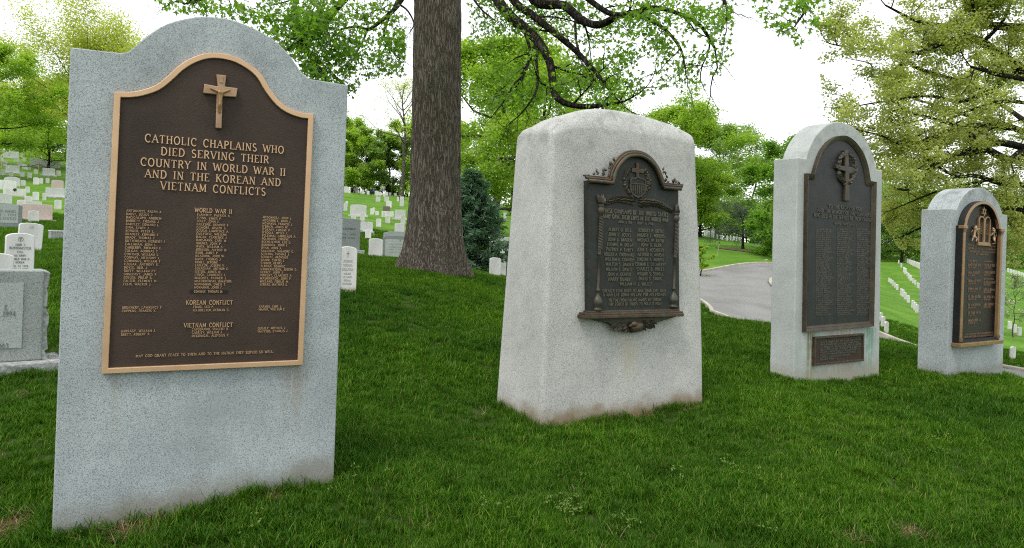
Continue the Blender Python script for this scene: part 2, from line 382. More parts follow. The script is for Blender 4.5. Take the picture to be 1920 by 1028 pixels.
# ------------------------------------------------------------------ carved and cast lettering: a stroke alphabet with serifs
def arc(cx, cy_, rx, ry, a0, a1, n=9):
    return [(cx+rx*math.cos(R(a)), cy_+ry*math.sin(R(a))) for a in np.linspace(a0, a1, n)]
K, H_ = 'K', 'h'      # thick, hairline
GL = {
 'A': (.72, [(H_, [(.06, 0), (.36, 1)]), (K, [(.36, 1), (.67, 0)]), (H_, [(.17, .36), (.55, .36)])]),
 'B': (.62, [(K, [(.14, 0), (.14, 1)]), (H_, [(.14, .98)]+arc(.30, .76, .22, .22, 90, -90)+[(.14, .54)]), (K, [(.14, .54)]+arc(.32, .275, .25, .265, 90, -90)+[(.14, .01)])]),
 'C': (.70, [(K, arc(.39, .5, .30, .49, 48, 312, 17)), (H_, [(.60, .98), (.60, .70)])]),
 'D': (.72, [(K, [(.14, 0), (.14, 1)]), (K, [(.14, .98)]+arc(.30, .5, .34, .48, 90, -90, 11)+[(.14, .02)])]),
 'E': (.60, [(K, [(.14, 0), (.14, 1)]), (H_, [(.14, .97), (.53, .97), (.53, .82)]), (H_, [(.14, .52), (.42, .52)]), (H_, [(.14, .03), (.55, .03), (.55, .2)])]),
 'F': (.56, [(K, [(.14, 0), (.14, 1)]), (H_, [(.14, .97), (.52, .97), (.52, .82)]), (H_, [(.14, .52), (.42, .52)])]),
 'G': (.74, [(K, arc(.39, .5, .30, .49, 48, 300, 17)), (K, [(.62, .06), (.62, .42)]), (H_, [(.48, .42), (.70, .42)])]),
 'H': (.74, [(K, [(.14, 0), (.14, 1)]), (K, [(.60, 0), (.60, 1)]), (H_, [(.14, .52), (.60, .52)])]),
 'I': (.30, [(K, [(.15, 0), (.15, 1)])]),
 'J': (.46, [(K, [(.34, 1), (.34, .2)]+arc(.20, .18, .14, .18, 0, -170, 7))]),
 'K': (.70, [(K, [(.14, 0), (.14, 1)]), (H_, [(.58, 1), (.16, .46)]), (K, [(.28, .60), (.62, 0)])]),
 'L': (.58, [(K, [(.14, 0), (.14, 1)]), (H_, [(.14, .03), (.54, .03), (.54, .22)])]),
 'M': (.86, [(H_, [(.12, 0), (.14, 1)]), (K, [(.14, 1), (.42, .1)]), (H_, [(.42, .1), (.71, 1)]), (K, [(.72, 1), (.73, 0)])]),
 'N': (.76, [(H_, [(.13, 0), (.13, 1)]), (K, [(.13, 1), (.61, .02)]), (H_, [(.62, 0), (.62, 1)])]),
 'O': (.76, [(K, arc(.38, .5, .30, .49, 0, 360, 21))]),
 'P': (.60, [(K, [(.14, 0), (.14, 1)]), (K, [(.14, .98)]+arc(.30, .74, .24, .24, 90, -90)+[(.14, .5)])]),
 'Q': (.76, [(K, arc(.38, .5, .30, .49, 0, 360, 21)), (K, [(.42, .15), (.66, -.16)])]),
 'R': (.68, [(K, [(.14, 0), (.14, 1)]), (K, [(.14, .98)]+arc(.30, .74, .24, .24, 90, -90)+[(.14, .5)]), (K, [(.32, .5), (.62, 0)])]),
 'S': (.58, [(K, arc(.29, .755, .19, .235, 40, 200, 9)[:-1]+[(.14, .6), (.44, .42)]+arc(.29, .245, .20, .24, 20, -150, 9))]),
 'T': (.66, [(K, [(.33, 0), (.33, 1)]), (H_, [(.06, .8), (.06, .97), (.60, .97), (.60, .8)])]),
 'U': (.74, [(K, [(.14, 1), (.14, .3)]+arc(.375, .28, .235, .27, 180, 360, 9)+[(.61, 1)])]),
 'V': (.70, [(K, [(.05, 1), (.36, 0)]), (H_, [(.36, 0), (.65, 1)])]),
 'W': (.98, [(K, [(.05, 1), (.29, 0)]), (H_, [(.29, 0), (.49, .95)]), (K, [(.49, .95), (.72, 0)]), (H_, [(.72, 0), (.94, 1)])]),
 'X': (.68, [(K, [(.06, 1), (.62, 0)]), (H_, [(.08, 0), (.60, 1)])]),
 'Y': (.66, [(K, [(.05, 1), (.33, .46)]), (H_, [(.61, 1), (.33, .46)]), (K, [(.33, .46), (.33, 0)])]),
 'Z': (.62, [(H_, [(.08, .8), (.08, .97), (.55, .97)]), (K, [(.55, .97), (.07, .03)]), (H_, [(.07, .03), (.56, .03), (.56, .2)])]),
 '.': (.26, [(K, [(.08, .05), (.18, .05)])]), ',': (.26, [(K, [(.14, .08), (.08, -.14)])]), "'": (.2, [(K, [(.10, 1), (.10, .8)])]), '-': (.4, [(K, [(.06, .45), (.34, .45)])]),
 '0': (.6, [(K, arc(.3, .5, .22, .49, 0, 360, 17))]), '1': (.4, [(K, [(.2, 0), (.2, 1)]), (H_, [(.2, 1), (.06, .85)])]),
 '3': (.56, [(K, arc(.26, .755, .2, .235, 150, -80, 9)+arc(.26, .26, .23, .25, 85, -150, 9))]),
 '4': (.6, [(K, [(.42, 0), (.42, 1)]), (H_, [(.42, 1), (.05, .3), (.56, .3)])]),
 '6': (.58, [(K, arc(.29, .30, .21, .29, 0, 360, 13)), (H_, [(.09, .34), (.16, .75), (.42, 1)])]),
 '7': (.54, [(H_, [(.06, .97), (.5, .97)]), (K, [(.5, .97), (.2, 0)])]),
 '8': (.58, [(K, arc(.29, .74, .18, .24, 0, 360, 13)), (K, arc(.29, .26, .22, .26, 0, 360, 13))]),
 '9': (.58, [(K, arc(.29, .70, .21, .29, 0, 360, 13)), (H_, [(.49, .66), (.42, .25), (.16, 0)])]),
 ' ': (.52, []),
}
def ribbon(mb, pts, hw, yf, yb, closed=False):
    p = np.asarray(pts, float); m = len(p)
    t = np.gradient(p, axis=0) if m > 2 else np.repeat((p[1]-p[0])[None], 2, 0)
    t = t/(np.linalg.norm(t, axis=1)[:, None]+1e-12); nn = np.stack([-t[:, 1], t[:, 0]], 1)*hw
    a, b = p+nn, p-nn; v = []
    for q, y in ((a, yf), (b, yf), (a, yb), (b, yb)): v += [(x, y, z) for x, z in q]
    f = []
    for k in range(m-1):
        f += [(m+k, m+k+1, k+1, k), (k, k+1, 2*m+k+1, 2*m+k), (m+k+1, m+k, 3*m+k, 3*m+k+1)]
    f += [(0, 2*m, 3*m, m), (m-1, 2*m-1, 4*m-1, 3*m-1)]
    mb.add(v, f)
TRACK = .10
def text_width(t): return sum(GL.get(ch, GL['I'])[0]+TRACK for ch in t)-TRACK
def letters(mb, t, s0, s1, z0, h, yf, yb, kw=.062, hw=.036, serif=True):
    sx = (s1-s0)/max(.01, text_width(t)); x = s0
    for ch in t:
        w_, st = GL.get(ch, GL['I'])
        for kd, pts in st:
            half = (kw if kd == K else hw)*(sx*.45+h*.55)
            ribbon(mb, [(x+px*sx, z0+pz*h) for px, pz in pts], half, yf, yb)
            if serif:
                for e, e2 in ((pts[0], pts[1]), (pts[-1], pts[-2])):
                    if abs(e[1]-round(e[1])) < .01 and abs(e[1]-e2[1]) > .5 and e[1] in (0, 1):
                        ribbon(mb, [(x+(e[0]-.125)*sx, z0+(e[1]*.94+.03)*h), (x+(e[0]+.125)*sx, z0+(e[1]*.94+.03)*h)], .032*h, yf+.0004, yb)
        x += (w_+TRACK)*sx
def marks(mb, rng, s0, s1, z0, h, yf, yb, wl=(2, 8)):    # lettering too small in the photograph to read: worn strokes, no words
    x = s0; cw = h*.62
    while x < s1-cw*.5:
        for _ in range(rng.randint(*wl)):
            if x > s1-cw*.5: break
            ribbon(mb, [(x+cw*.2, z0), (x+cw*rng.uniform(.2, .35), z0+h*rng.uniform(.75, 1))], h*.11, yf, yb)
            if rng.random() < .6: ribbon(mb, [(x+cw*.2, z0+h*rng.choice([.06, .5, .92])), (x+cw*.75, z0+h*rng.choice([.06, .5, .92]))], h*.09, yf+.0003, yb)
            if rng.random() < .5: ribbon(mb, [(x+cw*.72, z0+h*rng.choice([0, .4])), (x+cw*.72, z0+h*rng.choice([.6, 1]))], h*.09, yf+.0002, yb)
            x += cw
        x += cw*.8
# ------------------------------------------------------------------ the four monuments
def face_pts(key, pts, off=0.): return [on_face(key, x, y, off) for x, y in pts]
def ccw(o):
    a = sum(o[i-1][0]*o[i][1]-o[i][0]*o[i-1][1] for i in range(len(o))); return o if a > 0 else o[::-1]
def sx_at(key, px, z, off):                       # x on the face where the photograph's column px meets height z
    lo, hi = 0., 1028.
    for _ in range(40):
        m = (lo+hi)/2
        if on_face(key, px, m, off)[1] > z: lo = m
        else: hi = m
    return on_face(key, px, (lo+hi)/2, off)[0]
def text_line(key, name, parent, mat, t, xl, yb, xr, cap, off, th=.004, bold=1., wf=.70, **kw):
    s0, z = on_face(key, xl, yb, off); h = on_face(key, xl, yb-cap, off)[1]-z
    s1 = sx_at(key, xr, z, off) if xr else s0+text_width(t)*h*wf
    mb = MB(); letters(mb, t, s0, s1, z, h, -off-th, -off, kw=.060*bold, hw=.038*bold, **kw)
    o = mb.build(name, mat, parent); o['kind'] = 'stuff'; return o

_l1, _z1 = on_face('catholic', 190, 702); _r1 = sx_at('catholic', 568, _z1, 0); _q = on_face('catholic', 626, 885); _sl1 = _q[1]/_q[0]; _q = on_face('great_war', 1322, 750); _sl2 = _q[1]/_q[0]
M['granite_blue'] = granite('granite_blue_grey', (.365, .41, .425), (.235, .268, .283), (.425, .468, .48), 175.,
    [(_r1-.13, _r1+.06, _z1, _z1-.42, (.24, .165, .085), .42), (_l1+.03, _l1+.09, _z1, _z1-.4, (.26, .21, .13), .3), (_l1+.2, _r1-.1, _z1-.12, -.05, (.27, .30, .30), .5)], dirt=(.17, .155, .115), dirt_h=.10, mott=.30, dirt_amt=.75, slope=_sl1, weather=(1.95, 2.3, .3))
M['granite_buff'] = granite('granite_buff', (.47, .472, .445), (.29, .292, .272), (.52, .52, .495), 150.,
    [(.72, 1.0, .62, .05, (.42, .36, .24), .55), (.2, .45, 1.9, .4, (.42, .43, .38), .45)], dirt=(.22, .165, .10), dirt_h=.09, mott=.2, dirt_amt=.95, slope=_sl2, weather=(1.8, 2.4, .38))
_l, _z = on_face('protestant', 1512, 624); _r = sx_at('protestant', 1637, _z, 0); _zb = on_face('protestant', 1560, 684)[1]
M['granite_green'] = granite('granite_pale', (.42, .445, .43), (.37, .39, .378), (.46, .48, .465), 140.,
    [(_l-.05, _l+.30, _z, -.7, (.16, .36, .28), 1.), (_l-.02, _l+.20, _z, -.7, (.20, .13, .045), 1.), (_l+.15, _r-.1, _z, _z-.14, (.27, .22, .12), .6), (_r-.35, _r+.12, _z, -.7, (.16, .30, .21), 1.), (_l+.25, _r-.2, _zb, -.1, (.30, .25, .14), .6), (_l-.3, _l+.1, _z-.1, -.2, (.28, .35, .29), .5)],
    dirt=(.30, .27, .18), dirt_h=.12, mott=.2, dirt_amt=.6, weather=(2.2, 2.6, .35))
M['granite_grey'] = granite('granite_grey', (.365, .40, .41), (.21, .235, .245), (.45, .485, .49), 120.,
    [(.3, .9, .5, .1, (.33, .34, .31), .5)], dirt=(.2, .19, .14), dirt_h=.05, mott=.2, dirt_amt=.5, weather=(2.0, 2.2, .6))
M['bronze_gold'] = bronze('bronze_gold', (.50, .32, .19), (.58, .385, .235), .42, .4, 300, .05)
M['bronze_field'] = bronze('bronze_brown_field', (.030, .020, .015), (.056, .037, .027), .62, .0, 260., .9, None, 2.5)
M['bronze_gilt'] = bronze('bronze_gilt', (.23, .135, .062), (.34, .21, .105), .4, .45, 200, .05)
M['bronze_cross'] = bronze('bronze_worn', (.24, .15, .09), (.38, .25, .155), .4, .4, 60., .2)
M['bronze_strip'] = bronze('bronze_dark_strip', (.018, .016, .015), (.024, .02, .018), .5, .3)
M['bronze_dark'] = bronze('bronze_dark_green', (.020, .023, .021), (.036, .037, .032), .6, .1, 90., .15, ((.035, .08, .065), .3))
M['bronze_relief'] = bronze('bronze_relief', (.045, .043, .034), (.085, .07, .05), .5, .3, 80., .2, ((.07, .14, .11), .45))
M['bronze_trim'] = bronze('bronze_trim', (.045, .035, .026), (.10, .07, .043), .5, .3, 80., .2, ((.05, .12, .10), .7))
M['bronze_slate'] = bronze('bronze_slate', (.020, .022, .022), (.033, .035, .034), .5, .1, 60., .1)
M['bronze_rim'] = bronze('bronze_rim', (.04, .035, .028), (.085, .065, .042), .45, .3, 60., .2)
M['bronze_text2'] = bronze('bronze_lettering_dark', (.10, .10, .082), (.15, .135, .10), .45, .35)
M['bronze_text3'] = bronze('bronze_lettering_slate', (.085, .083, .075), (.12, .11, .092), .45, .35)
M['bronze_jfield'] = bronze('bronze_deep_brown', (.024, .022, .018), (.034, .029, .024), .5, .3, 200., .3)
M['bronze_jtext'] = bronze('bronze_lettering_copper', (.13, .085, .055), (.19, .12, .075), .5, .3)
M['bronze_side'] = bronze('bronze_black_side', (.012, .013, .014), (.02, .02, .02), .5, .2)

# --- 1: blue-grey granite slab with the brown and gold tablet
k = 'catholic'; p, a = MON[k]
T1 = thing('memorial_stone', 'tall blue-grey granite memorial with gold-framed brown tablet and crucifix, nearest on the left', 'memorial', p, R(90)-a)
top = [(131.9, 88.5), (226.7, 99.3), (238.3, 97.3), (250, 89.5), (279, 64.8), (314, 44.3), (358, 33), (387, 31), (425, 34.8), (460, 45.9), (489, 59.6), (518, 78.3), (541.7, 102), (559, 126.5), (571, 141.5), (582.5, 148.3), (652.5, 159.5)]
tp = face_pts(k, top); mid = smooth_path(tp[1:-1], 3)
sR, zR = on_face(k, 626, 885); sRt = tp[-1][0]
out = [(0.0, -.45), (sR, -.45), tp[-1]]+[tuple(q) for q in mid[::-1]]+[tp[0]]
mb = MB(); mb.prism(ccw(out), 0, .32); mb.build('slab', M['granite_blue'], T1, bevel=.006)
ol = [(214, 171.7), (241, 172.2), (261.7, 169.6), (290.8, 160), (314, 142.5), (334.6, 123.5), (358, 109), (381, 101), (401.7, 98.8), (425, 101.7), (448, 109), (474.6, 125), (492, 142.5), (506.7, 167.3), (527, 192), (547.5, 205.2), (568, 212), (588.3, 213.4)]
OFF = .03
olf = face_pts(k, ol, OFF); c_ = smooth_path(olf[1:-1], 3)
bl, br = on_face(k, 190, 702, OFF), on_face(k, 568, 685, OFF)
outer = ccw([bl, br, olf[-1]]+[tuple(q) for q in c_[::-1]]+[olf[0]]); inner = inset(outer, .026)
tab = new_obj('tablet', (lambda m: (m.prism(inner, -.017, 0), m.mesh('tablet', M['bronze_field'], False, True))[1])(MB()), T1)
mb = MB(); mb.ring(outer, inner, -OFF, .0); mb.build('frame', M['bronze_gold'], tab, bevel=.003)
TO = .0172
for t, xl, yb, xr, cap in [("CATHOLIC CHAPLAINS WHO", 271, 266.3, 532, 15), ("DIED SERVING THEIR", 301.2, 291, 504, 15), ("COUNTRY IN WORLD WAR II", 263, 310.6, 535, 15), ("AND IN THE KOREAN AND", 271, 332.6, 526, 15), ("VIETNAM CONFLICTS", 300.6, 355.3, 498, 15)]:
    s0, z_ = on_face(k, xl, yb, TO); hh = on_face(k, xl, yb-cap, TO)[1]-z_; s1 = sx_at(k, xr, z_, TO); ux = (s1-s0)/text_width(t); x_ = s0
    for ch in t:                                  # each cast letter of the title is a piece of its own
        w_ = GL[ch][0]
        if ch != ' ': mb = MB(); letters(mb, ch, x_, x_+w_*ux, z_, hh, -TO-.005, -TO); mb.build('letter', M['bronze_gold'], tab)
        x_ += (w_+TRACK)*ux
for t, xl, yb, xr in [("WORLD WAR II", 365, 397.8, 435), ("KOREAN CONFLICT", 348.7, 571.4, 436.3), ("VIETNAM CONFLICT", 344.7, 614.3, 436.3)]:
    text_line(k, 'heading_line', tab, M['bronze_gold'], t, xl, yb, xr, 8, TO, .004, 1.1)
c1 = "ANTONUCCI, RALPH A.|BABST, JULIUS J.|BACIGALUPO, ANDREW|BARRETT, THOMAS J.|BARTLEY, EDWARD L.|BINA, ELWIN J.|BONNER, PETER L.|BRADLEY, EDWARD F.|BRADY, THOMAS T.|BUTTERBACH, HERBERT F.|CALLAHAN, JOHN L.|CARBERRY, RICHARD E.|COLGAN, AQUINAS T.|CONTINO, WILLIAM S.|CONWAY, ANTHONY J.|CUMMINGS, WILLIAM T.|CZUBAK, ANTHONY E.|DOYLE, NEIL J.|DUFFY, WILLIAM P.F.|DUNLEAVY, JAMES P.|EDELEN, PHILIP B.|FALTER, CLEMENT M.|FELIX, WALTER J.".split('|')
c2 = "FLAHERTY, PATRICK X.|FLYNN, JAMES P.|FOLEY, JOHN E.|GILLESPIE, DOMINIC F.|GILMORE, JOSEPH A.|GOUGH, LAWRENCE A.|GUILFOYLE, WILLIAM|HAGAN, CLARENCE J.|HAUSMANN, CARL W.|HUGHES, JOHN P.|IRWIN, WILLIAM A.|JOHNSON, ALFRED W.|KERR, JAMES P.|KILSDONK, JOHN W.|KNOX, THOMAS J.|KOBEL, JEROME|LAFLEUR, JOSEPH V.|LENAGHAN, ARTHUR C.|LISTON, JAMES M.|LYNCH, LAWRENCE E.|MALONEY, PATRICK J.|MATERNOWSKI, IGNATIUS|MONAGHAN, OWEN T.|MONAHAN, JOHN F.".split('|')
c3 = "MCDONNELL, JOHN J.|MCGARRITY, JOHN J.|MCMANUS, FRANCIS J.|O'BRIEN, JAMES W.|O'GRADY, EUGENE P.|O'TOOLE, MYLES F.|POLEWSKI, LADISLAUS A.|POLHEMUS, EUGENE|RECHSTEINER, LEO G.|ROBINSON, JOHN F.|RYAN, JOHN A.|SAVIGNAC, VALMORE G.|SCECINA, THOMAS J.|SCHMITT, ALOYSIUS|SHARP, CURTIS J.|STOBER, HENRY|TERNAN, DOMINIC|VANDERHEIDEN, JOSEPH G.|VERRET, JOHN J.|VINCENT, CLARENCE A.|WASHINGTON, JOHN P.|WIELAND, FIDELIS M.|ZERFAS, MATHIAS E.".split('|')
def fit(t, xl, yb, xr, cap):                     # letter width of a column, from its first line
    s0, z = on_face(k, xl, yb, TO); h = on_face(k, xl, yb-cap, TO)[1]-z; return (sx_at(k, xr, z, TO)-s0)/(text_width(t)*h)
WF = {1: fit(c1[0], 237, 397, 304, 4.2), 2: fit(c2[0], 369.5, 404.7, 432, 4.2), 3: fit(c3[0], 492.5, 409.4, 547, 4.0)}
def column(names, xl0, yb0, xl1, yb1, cap=4.2):
    n = len(names); wf = WF[1 if xl0 < 300 else 2 if xl0 < 450 else 3]
    for i, t in enumerate(names):
        f = i/max(1, n-1); text_line(k, 'name_line', tab, M['bronze_gold'], t, xl0+(xl1-xl0)*f, yb0+(yb1-yb0)*f, None, cap, TO, .003, 1.1, wf=wf)
column(c1, 237, 397, 231.3, 535, 4.2); column(c2, 369.5, 404.7, 364, 541, 4.2); column(c3, 492.5, 409.4, 487, 535.4, 4.0)
column(["CRAIG, LEO P.", "FELHOELTER, HERMAN G."], 361.9, 577.7, 361.5, 584); column(["BRUNNERT, LAWRENCE F.", "COPPENS, FRANCIS X."], 229, 579, 228.5, 585.3); column(["KAPAUN, EMIL J.", "MAHER, WILLIAM E."], 485.3, 577, 485, 582.3, 4.0)
column(["CAPODANNO, VINCENT R.", "GARRITY, WILLIAM J.", "MCGONIGAL, ALOYSIUS P."], 359.6, 620, 359.3, 632.3); column(["BARRAGY, WILLIAM J.", "BRETT, ROBERT R."], 227.3, 623.3, 227, 629.6); column(["QUEALY, MICHAEL J.", "WATTERS, CHARLES J."], 483.3, 618, 483, 623.7, 4.0)
sq = [on_face(k, *q, TO) for q in ((356, 550), (427, 550), (426.5, 543.8), (356.5, 543.5))]
mb = MB(); mb.prism(ccw(sq), -TO-.002, -TO+.004); mb.build('added_strip', M['bronze_strip'], tab)
text_line(k, 'name_line', tab, M['bronze_gold'], "CONWAY, THOMAS M.", 363.5, 549, 418, 4.6, TO+.002, .003, 1.1)
text_line(k, 'motto_line', tab, M['bronze_gold'], "MAY GOD GRANT PEACE TO THEM AND TO THE NATION THEY SERVED SO WELL.", 254.4, 670.3, 513, 4.8, TO, .003, 1.1)
# crucifix
def fp(x, y): return on_face(k, 110+x/3.4286, 20+y/3.4286, TO)
ct = [fp(x, y) for x, y in [(1007, 760), (1047, 762), (1053, 555), (1140, 562), (1150, 503), (1068, 492), (1078, 421), (1012, 414), (1022, 492), (935, 474), (928, 536), (1015, 545)]]
mb = MB(); mb.prism(ccw(ct), -TO-.018, -TO+.004); crx = mb.build('crucifix', M['bronze_cross'], tab, bevel=.004)
def q3(x, y, o=.03): s, z = fp(x, y); return (s, -TO-o, z)
jn = [q3(1036, 585), q3(1038, 548), q3(1040, 532), q3(1033, 519, .036), q3(1012, 522), q3(972, 504, .026), q3(1066, 530), q3(1104, 514, .026), q3(1031, 612, .036), q3(1032, 640), q3(1031, 666, .028), q3(1040, 612, .032), q3(1037, 640), q3(1034, 668, .028)]
ed = [(0, 1), (1, 2), (2, 3), (2, 4), (4, 5), (2, 6), (6, 7), (0, 8), (8, 9), (9, 10), (0, 11), (11, 12), (12, 13)]
me = skin_mesh('figure', jn, ed, [.0115, .013, .010, .011, .007, .0045, .007, .0045, .0075, .006, .004, .0075, .006, .004], M['bronze_gilt'])
new_obj('figure', me, crx)
sp = [fp(*q) for q in ((1033, 470), (1055, 472), (1057, 432), (1032, 430))]; mb = MB(); mb.prism(ccw(sp), -TO-.022, -TO-.01); mb.build('scroll', M['bronze_cross'], crx, bevel=.002)

# --- 2: battered buff granite block with the dark bronze tablet
k = 'great_war'; p, a = MON[k]
T2 = thing('memorial_stone', 'broad buff granite memorial block with dark arched bronze tablet, shield and eagle', 'memorial', p, R(90)-a)
dB = side_depth(k, 927, 752)[0]; sR = on_face(k, 1322, 750)[0]; sL2, zL2 = on_face(k, 1046, 246); sR2, zR2 = on_face(k, 1311, 266)
YB = .12                                       # the front edge of the top is dressed back in a broad sloping bevel
ridge = [on_face(k, x, y) for x, y in [(1044, 246), (1068, 236), (1100, 232), (1150, 235), (1200, 241.5), (1260, 251), (1309, 264)]]
crest = [on_face(k, x, y, -YB) for x, y in [(1026, 243), (1038, 229), (1060, 215), (1090, 206), (1122, 203), (1160, 206), (1205, 216), (1258, 232), (1302, 254)]]
ridge = [tuple(q) for q in resample(ridge, 15)]; crest = [tuple(q) for q in resample(crest, 15)]
def sect(topl, sl, srr, y, dz=0., sh=0.):
    L_ = [(sl+(topl[0][0]-sl)*t**1.15+sh, -.4+(topl[0][1]+.4)*t) for t in np.linspace(0, 1, 7)][:-1]
    R_ = [(srr+(topl[-1][0]-srr)*t**1.7-sh, -.4+(topl[-1][1]+.4)*t) for t in np.linspace(0, 1, 7)][:-1]
    return [(x, y, z) for x, z in L_]+[(x, y, z+dz) for x, z in topl]+[(x, y, z) for x, z in R_[::-1]]
XB, ZB = on_face(k, 967, 246, -(dB-.10)); x0_, x1_ = crest[0][0], crest[-1][0]
crest2 = [(XB+(q[0]-x0_)*(x1_-XB)/(x1_-x0_), q[1]) for q in crest]
crest2[0] = (XB, max(ZB, crest2[0][1]-.04))
S2 = [sect(ridge, 0, sR, 0), sect(crest, 0, sR, YB), sect(crest2, 0, sR, dB-.20), sect([(q[0], q[1]-.05) for q in crest2], 0, sR, dB)]
n2_ = len(S2[0]); mb = MB(); V_ = [q for r_ in S2 for q in r_]
V_ = [(x, y+(.05*max(0, min(1, z/2.2)) if i_ < n2_ else -(.10*max(0, min(1, z/2.2)) if i_ >= 3*n2_ else 0)), z) for i_, (x, y, z) in enumerate(V_)]
F_ = [list(range(n2_))[::-1], list(range(3*n2_, 4*n2_))]+[(r_*n2_+i_, r_*n2_+(i_+1) % n2_, (r_+1)*n2_+(i_+1) % n2_, (r_+1)*n2_+i_) for r_ in range(3) for i_ in range(n2_)]
mb.add(V_, F_); o = mb.build('block', M['granite_buff'], T2, bevel=.04, segs=3, ang=22, smooth=True, wn_=True)
BO = .015      # tablet back is let a little into the leaning face
O2 = .04
def f2(x, y, off=O2): return on_face(k, x, y, off)
pl = [(1104, 345), (1103, 590), (1274, 582), (1272, 356)]
body = ccw([f2(*q, .03) for q in pl[:3]]+[f2(1272, 352, .03)]+[f2(*q, .03) for q in [(1247, 352), (1240, 326), (1226, 305), (1208, 293), (1188, 290), (1170, 297), (1155, 313), (1148, 334)]]+[f2(1104, 338, .03)])
mb = MB(); mb.prism(body, -.03, .05); tab2 = mb.build('tablet', M['bronze_dark'], T2, bevel=.003)
# arched cornice moulding
cl = [(1099.5, 334), (1146, 339), (1150, 322), (1160, 304), (1174, 291), (1190, 287.5), (1206, 290), (1221, 299.5), (1233, 315), (1241, 334), (1246, 348.5), (1279, 351)]
cl3 = [f2(x, y, .05) for x, y in cl]; arc3 = smooth_path(cl3[1:-1], 3); line = [cl3[0]]+[tuple(q) for q in arc3]+[cl3[-1]]
mb = MB()
for rr_, yy, dz in ((.016, -.055, .018), (.011, -.045, -.005), (.008, -.036, -.020)):
    pp = inset(line+[(cl3[-1][0], cl3[-1][1]-1), (cl3[0][0], cl3[0][1]-1)], -dz)[:len(line)]
    mb.tube([(s_, yy, z_) for s_, z_ in pp], rr_, 8)
mb.build('cornice', M['bronze_trim'], tab2, smooth=True)
rg = random.Random(5)
for side, pts in ((0, [(1104, 328), (1118, 326), (1132, 320), (1142, 310), (1150, 302), (1137, 326), (1146, 318)]), (1, [(1246, 322), (1250, 333), (1258, 340), (1266, 342), (1274, 345)])):
    for x, y in pts:
        for _ in range(3):
            if (x, y) == pts[0] and _ == 0: mb = MB()
            s_, z_ = f2(x+rg.uniform(-3, 3), y+rg.uniform(-2, 2)); mb.rleaf(s_, z_, -.035, .036, .012, rg.uniform(0, 6.28), .012)
    mb.build('foliage_scroll', M['bronze_relief'], tab2)['kind'] = 'stuff'
# shield, cross, laurel
def g2(x, y, off=.03): return on_face(k, 1090+x/8.565, 280+y/8.565, off)
sh = [g2(*q) for q in [(888, 782), (830, 755), (775, 690), (757, 610), (768, 540), (765, 490), (795, 455), (840, 462), (885, 435), (925, 462), (975, 470), (1010, 500), (1022, 560), (1025, 640), (1000, 710), (950, 760)]]
mb = MB(); mb.prism(ccw(sh), -.042, -.02); shd = mb.build('shield', M['bronze_dark'], tab2, bevel=.002)
mb = MB(); mb.ring(ccw(sh), inset(ccw(sh), .010), -.048, -.03); mb.build('shield_rim', M['bronze_relief'], shd)
mb = MB()
for i_, xx in enumerate(np.linspace(790, 1000, 8)):
    a_, b_ = g2(xx, 575), g2(xx, 715 if 1 < i_ < 6 else 670); ribbon(mb, [b_, a_], .0055, -.047, -.04)
a_, b_ = g2(772, 548), g2(1016, 566); ribbon(mb, [a_, b_], .005, -.047, -.04); mb.build('shield_stripe', M['bronze_relief'], shd)['kind'] = 'stuff'
mb = MB()
for xx, yy in [(800, 500), (840, 505), (880, 510), (920, 515), (960, 520), (820, 525), (860, 530), (900, 535), (940, 540), (985, 545)]: s_, z_ = g2(xx, yy); mb.blob((s_, -.043, z_), (.005, .004, .005), 0, 5, 3)
mb.build('shield_stars', M['bronze_relief'], shd)['kind'] = 'stuff'
cc = [g2(*q) for q in [(868, 440), (912, 447), (914, 383), (990, 390), (992, 322), (915, 316), (913, 222), (866, 218), (866, 306), (798, 303), (798, 372), (868, 378)]]
mb = MB(); mb.prism(ccw(cc), -.044, -.02); mb.build('cross', M['bronze_trim'], tab2, bevel=.003)
mb = MB()
for side in (-1, 1):
    for t in np.linspace(0, 1, 16):
        for rr_ in (-1, 1, 0):
            x_ = 888+side*(60+130*math.sin(t*2.6)+rg.uniform(-14, 14)); y_ = 800-430*t+side*22*math.sin(t*2.2)*0+(12 if side > 0 else -4)+rg.uniform(-14, 14)
            s_, z_ = g2(x_+rr_*26, y_); mb.rleaf(s_, z_, -.032, rg.uniform(.032, .046), .012, math.pi/2+side*(-.3)+rr_*.9+rg.uniform(-.4, .4), .014)
    for t in np.linspace(0, 1, 20):
        x_ = 888+side*(20+505*t); y_ = 842+(70*t if side < 0 else 150*t)-60*math.sin(t*2.8)
        for rr_ in (-1, 0, 1):
            s_, z_ = g2(x_, y_+rr_*20*(1-t*.6)+rg.uniform(-5, 5)); mb.rleaf(s_, z_, -.031-.004*(rr_ == 0), .058*(1-.35*t), .012, (math.pi-.15 if side < 0 else -.25)+rr_*-.5*side+rg.uniform(-.15, .15), .015)
mb.build('laurel', M['bronze_relief'], tab2)['kind'] = 'stuff'
